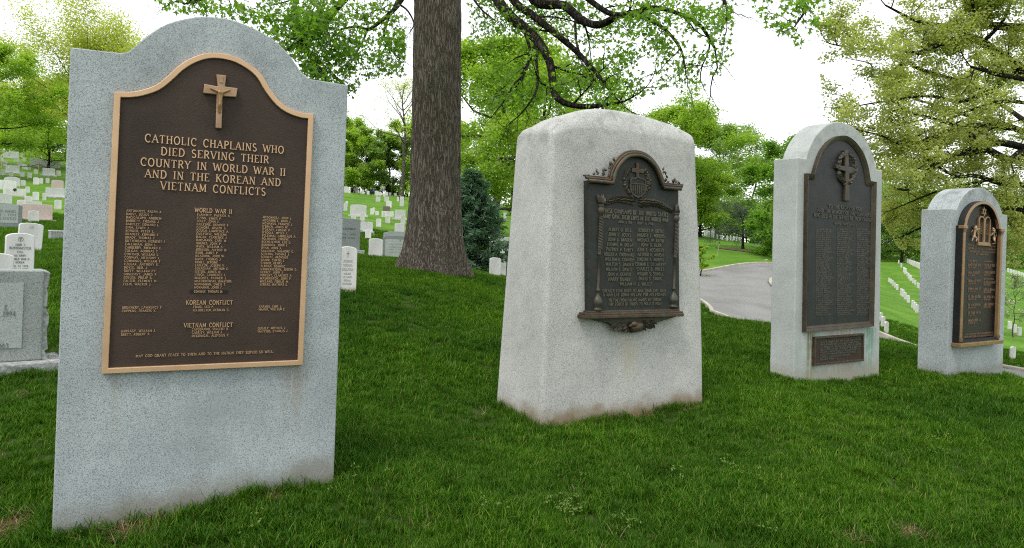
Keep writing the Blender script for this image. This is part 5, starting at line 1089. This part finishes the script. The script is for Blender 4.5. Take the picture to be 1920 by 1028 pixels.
TB_c = TB.crown('crown', M['leaf_main'], t_big, 4, .08, .09, 'maple', 21, .35, .5, np.vstack([ex, up_]), hang); TB_c.matrix_parent_inverse = Matrix.Translation(-Vector(bp))

def generic(px, py, d, h, w_, label, leaf, barkm, seed, name='tree', leafsize=.22, nleaf=9000, shape='clump', trunk_r=None, trunk_frac=.3, sparse=False, hw=.62, lean=(0, 0), kids=None, limbs=14, spread=.45, cat='tree', group=None, depth=2, rise=.5, blobn=0):
    p = hit(px, py) if d is None else at(px, py, d)
    p[2] = gz1(p[0], p[1]); k_ = p[1]/FPX; t_ = thing(name, label, cat, p, 0, group); tr = Tree(seed); rg_ = tr.r; H = h*k_; Wd = w_*k_; R0 = trunk_r*k_ if trunk_r else H*.022
    q = [np.array([lean[0]*H*t+rg_.normal(0, .012*H)*(t > 0), lean[1]*H*t, H*t*.92]) for t in np.linspace(0, 1, 8)]; q[0] = q[0]-[0, 0, .3]; q = smooth_path(q, 3)
    rad = R0*(1-.85*np.linspace(0, 1, len(q))**.8); rad[0] *= 1.6; rad[1] *= 1.25
    v, f = tube_arrays(q, rad, 10); new_obj('trunk', np_mesh('trunk', v, f.ravel(), np.full(len(f), 4), barkm, True), t_)
    P = dict(TP, kids=kids or [4, 4], tips=3, trop=.05*rise, lift=.35*rise)
    for i in range(limbs):
        t = trunk_frac+(1-trunk_frac)*(i+rg_.random())/limbs; b0 = q[int(t*(len(q)-1))]; a_ = i*2.4+rg_.normal(0, .3)
        prof = math.sin(math.pi*min(1, max(0.08, (t-trunk_frac)/(1-trunk_frac)*.82+.18)))**.7; L = Wd*.5*prof*rg_.uniform(.75, 1.1); el = rise*(.2+1.0*(t-trunk_frac)/(1-trunk_frac))
        d_ = np.array([math.cos(a_)*math.cos(el), math.sin(a_)*math.cos(el), math.sin(el)]); qq = [b0]
        for j in range(5): d_ = d_+rg_.normal(0, .14, 3); d_[2] += .04*rise; qq.append(qq[-1]+d_/np.linalg.norm(d_)*L/5)
        r_ = max(.02, R0*.42*(1-t*.6)); tr.limb(np.array(qq), r_, r_*.25, 5); tr.spawn(np.array(qq), L*.42, r_*.5, depth, P, .3)
    tr.branches('limbs', barkm, t_); nt = max(1, len(tr.tips)); per = max(1, int(round(nleaf/nt)))
    if len(tr.tips) > nleaf: tr.tips = [tr.tips[i] for i in rg_.choice(len(tr.tips), nleaf, False)]; tr.tdir = tr.tdir[:nleaf]
    tr.crown('crown', leaf, t_, per, spread*Wd*.08, leafsize, shape, seed+50, .5, .25); return t_
generic(172, 330, 74, 222, 300, 'tall pale yellow budding tree rising behind left shoulder of blue-grey memorial', M['leaf_pale'], M['bark_grey'], 31, leafsize=.18, nleaf=60000, limbs=24, trunk_frac=.3, spread=.6, kids=[5, 4], rise=1.05)
generic(90, 300, 82, 170, 200, 'yellow-green tree behind left edge of the blue-grey memorial', M['leaf_maple'], M['bark_dark'], 131, leafsize=.22, nleaf=30000, limbs=24, trunk_frac=.08, trunk_r=2.2, spread=.5)
generic(-25, 300, 62, 260, 210, 'green tree at the left edge above the hillside graves', M['leaf_maple'], M['bark_dark'], 32, leafsize=.18, nleaf=36000, limbs=20, trunk_frac=.25)
generic(38.5, 284, 98, 92, 160, 'low spreading bright green tree with dark trunk at top of left hillside', M['leaf_maple'], M['bark_dark'], 33, leafsize=.24, nleaf=16000, limbs=16, trunk_frac=.1, rise=.3, trunk_r=1.8)
generic(78, 288, 102, 42, 48, 'dark evergreen bush at top of left hillside', M['leaf_dark'], M['bark_dark'], 34, 'bush', .25, 5000, 'clump', trunk_frac=.03, cat='bush', rise=.4)
generic(105, 292, 108, 55, 70, 'pale green bush at top of hillside touching memorial edge', M['leaf_green'], M['bark_dark'], 134, 'bush', .25, 4000, 'clump', trunk_frac=.03, cat='bush', rise=.4)
generic(752, 368, 92, 238, 150, 'tall nearly bare tree with straight trunk left of the big trunk', M['leaf_pale'], M['bark_grey'], 35, leafsize=.16, nleaf=3200, trunk_r=4.6, limbs=18, trunk_frac=.38, spread=.6, kids=[5, 4], rise=.9)
for i_, (px, py, d, h, w_, lf, lb, nm) in enumerate([
    (662, 358, 108, 120, 100, 'leaf_maple', 'yellow-green rounded bush behind the mourners by blue-grey memorial', 'bush'), (697, 352, 116, 90, 90, 'leaf_dark', 'dark evergreen clump behind the mourners on the crest', 'bush'), (728, 356, 112, 120, 110, 'leaf_green', 'mid green tree behind the crest left of the bare tree', 'tree'), (762, 356, 114, 150, 110, 'leaf_maple', 'yellow-green tree just behind the big trunk on the crest', 'tree'), (640, 350, 120, 150, 130, 'leaf_maple', 'light green tree partly behind right shoulder of blue-grey memorial', 'tree')]):
    generic(px, py, d, h, w_, lb, M[lf], M['bark_dark'], 40+i_, nm, .26, 26000, 'clump', trunk_frac=.08, cat=nm, rise=.5, limbs=14)
# blue spruce behind the trunk
def conifer(px, py, d, h, w_, label, leaf, seed, name='spruce', droop=-.05, n=26000, size=.17):
    p = at(px, py, d); p[2] = gz1(p[0], p[1]); k_ = p[1]/FPX; H, Wd = h*k_, w_*k_; t_ = thing(name, label, 'tree', p); tr = Tree(seed); rg_ = tr.r
    tr2 = MB(); tr2.tube([(0, 0, -.2), (0, 0, H)], [H*.02, .01], 8); tr2.build('trunk', M['bark_dark'], t_)
    for i in range(int(110)):
        t = .03+.95*i/110; a_ = i*2.4+rg_.normal(0, .2); L = Wd*.5*(1-t)**.8*rg_.uniform(.7, 1.15)+.06; el = -.15+.8*t
        d_ = np.array([math.cos(a_)*math.cos(el), math.sin(a_)*math.cos(el), math.sin(el)]); qq = [np.array([0, 0, H*t])]
        for j in range(5): d_ = d_+rg_.normal(0, .06, 3); d_[2] += .09; qq.append(qq[-1]+d_/np.linalg.norm(d_)*L/5)
        tr.limb(np.array(qq), .02, .006, 4); tr.spawn(np.array(qq), L*.35, .008, 1, dict(TP, kids=[7], tips=4, flat=.4, lift=.1, ang=(.5, .9)), .2)
    tr.branches('limbs', M['bark_dark'], t_); tr.crown('crown', leaf, t_, max(1, n//len(tr.tips)), .07, size, 'needle', seed+1, .2, .1); return t_
conifer(880, 487, 24.5, 185, 150, 'blue-green spruce just right of the big trunk', M['leaf_spruce'], 61, n=30000, size=.2)
generic(931, 447, 48, 425, 290, 'light green maple with leaning flared trunk behind left edge of buff memorial', M['leaf_maple'], M['bark_grey'], 62, 'maple_tree', .18, 60000, 'lobed', trunk_r=10, limbs=22, trunk_frac=.16, kids=[5, 4], lean=(.03, 0), rise=.35)
generic(1010, 440, 70, 330, 260, 'light green tree standing behind the buff memorial', M['leaf_maple'], M['bark_dark'], 162, 'maple_tree', .22, 36000, 'lobed', limbs=18, trunk_frac=.2, rise=.4)
generic(1255, 430, 84, 250, 230, 'light green tree rising over right shoulder of buff memorial', M['leaf_maple'], M['bark_dark'], 63, leafsize=.24, nleaf=45000, limbs=16, trunk_frac=.2)
generic(1344, 433, 98, 212, 185, 'tall airy green tree above the row of headstones beyond the drive', M['leaf_green'], M['bark_grey'], 64, leafsize=.22, nleaf=40000, limbs=18, trunk_r=4.2, trunk_frac=.25, rise=.6)
generic(1312, 445, 88, 150, 140, 'yellow-green tree against right edge of buff memorial', M['leaf_maple'], M['bark_dark'], 65, leafsize=.22, nleaf=30000, limbs=14, trunk_frac=.1)
generic(1393, 468, 70, 84, 120, 'small grey-green spreading tree in a mulch bed above the drive', M['leaf_slate'], M['bark_dark'], 66, leafsize=.17, nleaf=14000, limbs=14, trunk_r=3, trunk_frac=.28, rise=.12, shape='needle', spread=.5)
generic(1492, 480, 62, 250, 180, 'dense fresh green tree behind left edge of slate-tablet memorial', M['leaf_main'], M['bark_dark'], 67, 'maple_tree', .2, 40000, 'lobed', limbs=20, trunk_frac=.1, rise=.4)
generic(1440, 470, 75, 95, 90, 'leafy green lower tree beside the slate-tablet memorial', M['leaf_main'], M['bark_dark'], 167, 'maple_tree', .2, 20000, 'lobed', limbs=14, trunk_frac=.15, rise=.3)
generic(1690, 492, 112, 110, 120, 'green tree between the two right-hand memorials at top of slope', M['leaf_green'], M['bark_dark'], 68, leafsize=.25, nleaf=24000, limbs=14, trunk_frac=.15, rise=.35)
generic(1314, 508, 47, 62, 40, 'yellow-green shrub at bend of the drive beside buff memorial', M['leaf_maple'], M['bark_dark'], 69, 'shrub', .12, 2600, 'oval', trunk_frac=.02, cat='shrub', rise=.9, limbs=12)
generic(1900, 626, 46, 128, 66, 'small pale flowering sapling at right edge', leaf_mat('leaf_blossom', (.26, .32, .16), (.34, .40, .24), (.62, .64, .55), .3), M['bark_grey'], 70, 'sapling', .11, 4200, 'oval', trunk_r=1.3, trunk_frac=.28, limbs=14, rise=.7)
p = hit(1393, 470)
mb = MB(); mp = smooth_path([(math.cos(t)*2.6*(1+.12*math.sin(3*t)), math.sin(t)*1.5) for t in np.linspace(0, 2*math.pi, 13)], 3)[:-1]; c_ = np.mean(gz(p[0]+mp[:, 0], p[1]+mp[:, 1]))
mb.add([(p[0], p[1], gz1(p[0], p[1])+.16)]+[(p[0]+x, p[1]+y, gz1(p[0]+x, p[1]+y)+.05) for x, y in mp], [(0, i+1, (i+1) % len(mp)+1) for i in range(len(mp))])
o = mb.build('mulch_bed', plain('mulch', (.10, .06, .045), .95, .4, 8.)); tag(o, 'dark brown mulch bed under the small grey-green tree', 'mulch bed')
# --- the oak at the right: trunk outside the frame, long limbs reaching in
ob = at(2060, 560, 26); ob[2] = gz1(ob[0], ob[1]); t_oak = thing('oak_tree', 'large oak with yellow-green catkin foliage and dark limbs filling upper right', 'tree', ob)
ot = ob+np.array([0, .3, 13.]); v, f = trunk_mesh(ob, ot, .65, .35, .35, 5, 40, 50, .06); new_obj('trunk', np_mesh('trunk', v, f.ravel(), np.full(len(f), 4), M['bark_dark'], True), t_oak)
TO_ = Tree(77)
oak = [([(2055, 60), (1920, 53), (1850, 48), (1800, 52), (1770, 48), (1720, 40), (1660, 10)], 26, 24, .20, .03),
       ([(2055, 180), (1960, 150), (1885, 110), (1842, 80), (1815, 70), (1765, 82), (1720, 100), (1680, 92), (1610, 92), (1555, 82)], 26, 23, .20, .02),
       ([(1815, 70), (1825, 30), (1820, -20)], 24.5, 24, .09, .04), ([(1842, 80), (1880, 40), (1900, -10)], 24.8, 24.5, .08, .04),
       ([(2055, 330), (1960, 290), (1920, 285), (1895, 300), (1860, 285), (1838, 268), (1800, 240), (1740, 220), (1680, 205)], 26, 23, .22, .03),
       ([(1960, 290), (1880, 268), (1825, 280), (1790, 296), (1750, 312), (1724, 342), (1700, 356), (1670, 350)], 25.4, 23, .15, .03),
       ([(1900, 240), (1840, 235), (1780, 246), (1740, 262), (1692, 270), (1650, 254), (1600, 242)], 25, 22.5, .12, .02),
       ([(1850, 170), (1790, 150), (1720, 128), (1700, 118), (1652, 143), (1634, 140), (1632, 120), (1590, 110)], 25, 23, .08, .012),
       ([(2055, 420), (1990, 380), (1930, 350), (1880, 345), (1830, 330), (1790, 330), (1740, 300)], 26, 23.5, .16, .03),
       ([(2055, 470), (1990, 440), (1930, 400), (1890, 390), (1860, 400), (1740, 390), (1690, 400), (1665, 420)], 25, 27, .12, .02),
       ([(2000, 110), (1900, 140), (1860, 170), (1800, 190), (1740, 180), (1660, 190), (1600, 200)], 26, 23, .12, .015),
       ([(2050, 10), (1950, -30), (1850, -60), (1750, -80), (1680, -60)], 26, 24, .15, .02), ([(2050, 480), (1980, 450), (1925, 440), (1900, 455)], 25, 26, .08, .02), ([(2000, 400), (1850, 415), (1740, 425), (1700, 440), (1668, 452)], 26, 27, .07, .015), ([(1900, 330), (1780, 352), (1710, 378), (1662, 398)], 25, 26, .06, .012), ([(1960, 200), (1880, 190), (1800, 215), (1730, 250), (1650, 300)], 26, 24, .08, .012)]
PO = dict(TP, wig=.3, trop=.05, flat=1., lift=.3, kids=[8, 5, 4], tips=4, ang=(.5, 1.2), ratio=(.5, .75))
for pts, d0, d1, r0, r1 in oak:
    q = pxpath(pts, d0, d1); TO_.limb(q, r0, r1, 8); TO_.spawn(q, 1.9, max(.025, r0*.3), 2, dict(PO, kids=[11, 5]), .12)
for k_ in range(9):
    a_ = k_*.7-.9; d_ = np.array([math.cos(a_), math.sin(a_), .5]); q = [ob+np.array([0, 0, 6+.6*k_])]
    for i_ in range(6): d_ = d_+TO_.r.normal(0, .12, 3); q.append(q[-1]+d_/np.linalg.norm(d_)*1.3)
    TO_.limb(np.array(q), .2, .04, 6); TO_.spawn(np.array(q), 2.4, .07, 2, dict(PO, kids=[8, 5]), .2)
b_ = TO_.branches('limbs', M['bark_dark'], t_oak); b_.matrix_parent_inverse = Matrix.Translation(-Vector(ob))
oakkeep = np.array([(-400, -100), (1520, -100), (1530, 60), (1545, 225), (1575, 265), (1640, 300), (1655, 420), (1690, 470), (1745, 490), (1900, 500), (2600, 520)])
def okeep(P): x, y = inv(P); return (y < np.interp(x, oakkeep[:, 0], oakkeep[:, 1])) 
nt = len(TO_.tips); print('oak tips', nt, 'main tips', len(TB.tips))
c_ = TO_.crown('crown', M['leaf_oak'], t_oak, max(1, 150000//nt), .15, .082, 'clump', 78, .4, .3, None, okeep); c_.matrix_parent_inverse = Matrix.Translation(-Vector(ob))
for i_, (px, py, d, h, w_, lb) in enumerate([(1400, 458, 108, 62, 190, 'low green hedge of bushes behind the small grey-green tree'), (1690, 492, 120, 56, 210, 'low green bushes at top of the right slope between the two memorials'), (1905, 498, 122, 64, 190, 'low green bushes at right edge beyond the sapling'), (1180, 440, 110, 90, 240, 'low green bushes behind the buff memorial')]):
    generic(px, py, d, h, w_, lb, M['leaf_green'], M['bark_dark'], 300+i_, 'bush', .32, 14000, 'clump', trunk_frac=.02, cat='bush', rise=.3, limbs=18, spread=.7)
# --- far woods closing the view
FWL = ['distant green tree mostly hidden behind the middle of the buff memorial', 'distant yellow-green tree behind right half of buff memorial', 'distant tree behind the small grey-green tree above the drive', 'distant tree behind the slate-tablet memorial arch', 'distant tree beside right edge of slate-tablet memorial, under the oak', 'distant yellow-green tree just left of the gilt-tablet memorial, under the oak', 'distant tree behind the gilt-tablet memorial', 'distant tree at right edge beyond the flowering sapling',
       'distant tree behind right shoulder of the blue-grey memorial', 'distant yellow-green tree behind the middle of the blue-grey memorial', 'distant tree behind the blue-grey memorial tablet', 'distant tree behind left shoulder of the blue-grey memorial', 'distant tree on the skyline above the left hillside graves', 'distant yellow-green tree at the far left edge of the skyline', 'distant yellow-green tree just right of the big trunk', 'distant green tree behind left edge of the buff memorial']
for i_, (px, py, d, h, w_, lf) in enumerate([(1080, 425, 120, 200, 200, 'leaf_green'), (1180, 430, 130, 170, 190, 'leaf_maple'), (1410, 455, 128, 170, 190, 'leaf_green'), (1560, 478, 140, 150, 180, 'leaf_green'), (1640, 486, 135, 130, 170, 'leaf_green'), (1740, 490, 140, 130, 180, 'leaf_maple'), (1830, 495, 138, 120, 170, 'leaf_green'), (1920, 498, 132, 130, 170, 'leaf_green'),
                                          (560, 345, 126, 130, 170, 'leaf_green'), (420, 330, 124, 140, 180, 'leaf_maple'), (290, 315, 122, 150, 180, 'leaf_green'), (180, 300, 122, 110, 170, 'leaf_green'), (0, 285, 122, 100, 160, 'leaf_green'), (-110, 280, 118, 140, 180, 'leaf_maple'), (860, 365, 118, 150, 150, 'leaf_maple'), (960, 405, 110, 180, 170, 'leaf_green')]):
    generic(px, py, d, h, w_, FWL[i_], M[lf], M['bark_dark'], 200+i_, leafsize=.34, nleaf=14000, limbs=13, trunk_frac=.05, rise=.45, kids=[4, 3], group='distant trees behind the cemetery', spread=.6)
# ------------------------------------------------------------------ grass
T = NT('grass_blades'); g = T.n('NewGeometry'); oi = T.n('ObjectInfo'); big = T.noise(g.outputs['Position'], .55, 4., .6)
c = T.ramp(g.outputs['Random Per Island'], (0., (.022, .082, .003)), (.45, (.047, .142, .006)), (.85, (.09, .205, .013)), (1., (.20, .21, .055)))
mid = T.noise(g.outputs['Position'], 3.4, 4., .65); c = T.mix(1., c, T.ramp(mid, (.3, (.62, .66, .6)), (.5, (1., 1., 1.)), (.72, (1.3, 1.2, 1.3))), 'MULTIPLY')
c = T.mix(1., c, T.ramp(big, (.28, (.5, .6, .7)), (.72, (1.35, 1.22, 1.))), 'MULTIPLY')
d = T.n('BsdfDiffuse', {'Color': c}); t = T.n('BsdfTranslucent'); T.set(t.inputs[0], T.mix(1., c, (1.3, 1.4, .8), 'MULTIPLY')); mxs = T.n('MixShader', {0: .3})
T.t.links.new(d.outputs[0], mxs.inputs[1]); T.t.links.new(t.outputs[0], mxs.inputs[2])
gl = T.n('BsdfGlossy', {'Roughness': .45, 'Color': (.5, .55, .4)}); m2 = T.n('MixShader', {0: .015}); T.t.links.new(mxs.outputs[0], m2.inputs[1]); T.t.links.new(gl.outputs[0], m2.inputs[2]); T.t.links.new(m2.outputs[0], T.out.inputs[0])
M['blade'] = T.m
M['straw'] = leaf_mat('dry_straw', (.22, .16, .08), (.30, .22, .12), (.16, .15, .06), .2)
M['weed'] = leaf_mat('weed_leaf', (.08, .15, .02), (.12, .20, .03), (.17, .24, .045), .3)
def tuft(name, nb, hgt, rad, wdt, bend, mat, seed):
    r = np.random.default_rng(seed); V = []; F = []; S = []
    for b in range(nb):
        a = r.uniform(0, 6.28); rr_ = rad*math.sqrt(r.random()); x, y = rr_*math.cos(a), rr_*math.sin(a); h = hgt*r.uniform(.55, 1.15); w_ = wdt*r.uniform(.7, 1.3); da = r.uniform(0, 6.28); bd = h*bend*r.uniform(.3, 1.3)
        dx, dy = math.cos(da), math.sin(da); px, py = -dy*w_/2, dx*w_/2; n0 = len(V)
        for t, ww in ((0, 1), (.5, .85), (.82, .5)):
            ox, oy = x+dx*bd*t*t, y+dy*bd*t*t; V += [(ox-px*ww, oy-py*ww, h*t*(1-.15*t)), (ox+px*ww, oy+py*ww, h*t*(1-.15*t))]
        V.append((x+dx*bd, y+dy*bd, h*(.82+.1*(1-bend)))); F += [n0, n0+1, n0+3, n0+2, n0+2, n0+3, n0+5, n0+4, n0+4, n0+5, n0+6]; S += [4, 4, 3]
    return np_mesh(name, V, F, S, mat)
def lib(name, meshes):
    c = bpy.data.collections.new(name)
    for m in meshes: o = bpy.data.objects.new(m.name, m); c.objects.link(o)
    return c
def scatter(name, P, scl, coll, kind='stuff', label=None, cat=None, tilt=.22):
    me = bpy.data.meshes.new(name); me.vertices.add(len(P)); me.vertices.foreach_set('co', np.asarray(P, np.float32).ravel())
    at_ = me.attributes.new('scl', 'FLOAT', 'POINT'); at_.data.foreach_set('value', np.asarray(scl, np.float32))
    o = new_obj(name, me); o['kind'] = kind
    if label: o['label'] = label; o['category'] = cat
    ng = bpy.data.node_groups.new(name+'_scatter', 'GeometryNodeTree'); ng.interface.new_socket('Geometry', in_out='INPUT', socket_type='NodeSocketGeometry'); ng.interface.new_socket('Geometry', in_out='OUTPUT', socket_type='NodeSocketGeometry')
    N = ng.nodes; gi = N.new('NodeGroupInput'); go_ = N.new('NodeGroupOutput'); iop = N.new('GeometryNodeInstanceOnPoints'); ci = N.new('GeometryNodeCollectionInfo'); ci.inputs['Collection'].default_value = coll; ci.inputs['Separate Children'].default_value = True; ci.inputs['Reset Children'].default_value = True
    iop.inputs['Pick Instance'].default_value = True; rv = N.new('FunctionNodeRandomValue'); rv.data_type = 'FLOAT_VECTOR'; rv.inputs[0].default_value = (-tilt, -tilt, 0); rv.inputs[1].default_value = (tilt, tilt, 6.283)
    na = N.new('GeometryNodeInputNamedAttribute'); na.data_type = 'FLOAT'; na.inputs['Name'].default_value = 'scl'
    ri = N.new('FunctionNodeRandomValue'); ri.data_type = 'INT'; ri.inputs[4].default_value = 0; ri.inputs[5].default_value = 50
    ng.links.new(gi.outputs[0], iop.inputs['Points']); ng.links.new(ci.outputs[0], iop.inputs['Instance']); ng.links.new(rv.outputs[0], iop.inputs['Rotation']); ng.links.new(na.outputs[0], iop.inputs['Scale']); ng.links.new(ri.outputs[2], iop.inputs['Instance Index']); ng.links.new(iop.outputs[0], go_.inputs[0])
    m = o.modifiers.new('scatter', 'NODES'); m.node_group = ng; return o
STONES = []
for key, back in (('catholic', .32), ('great_war', dB), ('protestant', dB3), ('jewish', dB4)):
    p, a = MON[key]; w_ = {'catholic': on_face('catholic', 626, 885)[0], 'great_war': on_face('great_war', 1322, 750)[0], 'protestant': on_face('protestant', 1649, 712)[0], 'jewish': on_face('jewish', 1880, 706)[0]}[key]
    STONES.append((p, a, w_, back))
def stone_local(x, y, S):
    p, a, w_, b = S; dx, dy = x-p[0], y-p[1]; return dx*math.sin(a)+dy*math.cos(a), -dx*math.cos(a)+dy*math.sin(a)
BARE = []                   # worn earth: (x, y, rx, strength)
for px, py, r_ in ((30, 990, .11), (205, 990, .14), (290, 968, .11), (400, 938, .05), (500, 928, .07), (1705, 1002, .08), (1600, 1018, .05), (235, 1004, .08)):
    q = hit(px, py, 1.5); BARE.append((q[0], q[1], r_))
def free(x, y, bare=True, rnd=None):
    ok = ~in_poly(x, y, ROADPOLY)
    for S in STONES:
        s_, b_ = stone_local(x, y, S); ok &= ~((s_ > -.012) & (s_ < S[2]+.012) & (b_ > -.012) & (b_ < S[3]+.012))
    for fx, fy, fr in FOOT: ok &= ((x-fx)**2+(y-fy)**2 > (fr*.8)**2) if fy < 40 else True
    ok &= (x-bp[0])**2+(y-bp[1])**2 > .62**2
    if bare:
        for bx, by, br in BARE: k = np.exp(-((x-bx)**2+((y-by)*1.0)**2)/(br*br)); ok &= rnd > k*1.15
    return ok
rG = np.random.default_rng(99)
def wedge(n, d0, d1, power, amax=.80):
    u = rG.random(n); e = 2-power
    d = (d0**e+(d1**e-d0**e)*u)**(1/e) if abs(e) > 1e-6 else d0*(d1/d0)**u
    th = rG.uniform(-amax, amax, n); return d*np.sin(th), d*np.cos(th)
x1, y1 = wedge(16000, 1.4, 4.6, 0.); x2, y2 = wedge(125000, 4.4, 48, 1.35, .76)
x = np.r_[x1, x2]; y = np.r_[y1, y2]; d = np.hypot(x, y); k = free(x, y, True, rG.random(len(x))); x, y, d = x[k], y[k], d[k]
patch = .75+.5*np.clip(.5+.5*np.sin(x*2.3+1.7*np.sin(y*1.9))*np.sin(y*2.7+1.3*np.sin(x*1.3))+rG.normal(0, .18, len(x)), 0, 1)
s = np.where(d < 5, 1., (d/5)**.42)*patch*rG.uniform(.8, 1.2, len(x))
P = np.c_[x, y, gz(x, y)-.006]
TU = [tuft('grass_tuft', 30, .052+.006*(i % 3), .042, .0036, .7, M['blade'], i) for i in range(6)]
grass = scatter('grass', P, s, lib('grass_library', TU), 'stuff', 'short green lawn grass around the memorials', 'grass')
# longer blades along the stone feet, straw on the worn earth, small weeds
px_, py_ = [], []
for S in STONES:
    p, a, w_, b = S
    for _ in range(int(w_*190)):
        s_, bb = rG.uniform(0, w_), -abs(rG.normal(0, .025))-.02
        if rG.random() < .35: s_, bb = -abs(rG.normal(0, .02))-.02, rG.uniform(0, b)
        px_.append(p[0]+s_*math.sin(a)-bb*math.cos(a)); py_.append(p[1]+s_*math.cos(a)+bb*math.sin(a))
px_, py_ = np.array(px_), np.array(py_); kk = rG.random(len(px_)) < .5+.5*np.sin(px_*7+py_*5); px_, py_ = px_[kk], py_[kk]
scatter('tall_grass', np.c_[px_, py_, gz(px_, py_)-.005], rG.uniform(.6, 1.35, len(px_)), lib('tall_grass_library', [tuft('tall_tuft', 14, .085, .035, .004, .7, M['blade'], 30+i) for i in range(3)]), 'stuff', 'longer grass blades along the feet of the memorials', 'grass')
sx_, sy_ = [], []
for bx, by, br in BARE: n_ = int(1500*br*br/.04*.5)+60; sx_.append(rG.normal(bx, br*.6, n_)); sy_.append(rG.normal(by, br*.6, n_))
for S in STONES[1:2]:
    p, a, w_, b = S; n_ = 500; s_ = rG.uniform(.05, w_*.9, n_); bb = -abs(rG.normal(0, .03, n_))-.01; sx_.append(p[0]+s_*math.sin(a)-bb*math.cos(a)); sy_.append(p[1]+s_*math.cos(a)+bb*math.sin(a))
for _ in range(140): n_ = 4; cx_, cy_ = wedge(1, 2.2, 8, .5); sx_.append(rG.normal(cx_[0], .05, n_)); sy_.append(rG.normal(cy_[0], .05, n_))
sx_, sy_ = np.concatenate(sx_), np.concatenate(sy_); k = free(sx_, sy_, False); sx_, sy_ = sx_[k], sy_[k]
scatter('dry_grass', np.c_[sx_, sy_, gz(sx_, sy_)-.004], rG.uniform(.6, 1.2, len(sx_)), lib('straw_library', [tuft('straw_tuft', 9, .03, .03, .003, 2.2, M['straw'], 40+i) for i in range(3)]), 'stuff', 'dry straw and worn earth at the feet of the memorials', 'dry grass', .6)
wx, wy = [], []
for px, py, n_, r_ in ((330, 940, 14, .05), (165, 985, 20, .06), (250, 965, 18, .08), (380, 905, 12, .06), (450, 900, 12, .06), (935, 955, 6, .05), (1075, 955, 14, .05), (1065, 970, 8, .04), (1035, 955, 6, .04), (1395, 890, 8, .06), (1365, 880, 6, .04), (1275, 895, 6, .08), (1190, 990, 6, .06), (1760, 855, 8, .08), (1440, 1000, 5, .05), (1765, 830, 5, .05), (700, 900, 5, .1), (500, 990, 6, .1), (1085, 720+180, 4, .05)):
    q = hit(px, py, 1.5); wx.append(rG.normal(q[0], r_, n_)); wy.append(rG.normal(q[1], r_, n_))
wx, wy = np.concatenate(wx), np.concatenate(wy); k = free(wx, wy, False); wx, wy = wx[k], wy[k]
def weed(seed):
    r = np.random.default_rng(seed); Pn = r.normal(0, .012, (9, 3)); Pn[:, 2] = .045+abs(Pn[:, 2]); return leaves_mesh('weed_sprig', Pn, .014, 'oval', M['weed'], seed, 1.5, .1)
scatter('weeds', np.c_[wx, wy, gz(wx, wy)], rG.uniform(.7, 1.2, len(wx)), lib('weed_library', [weed(i) for i in range(4)]), 'stuff', 'small yellow-green weeds dotted through the lawn', 'weeds')
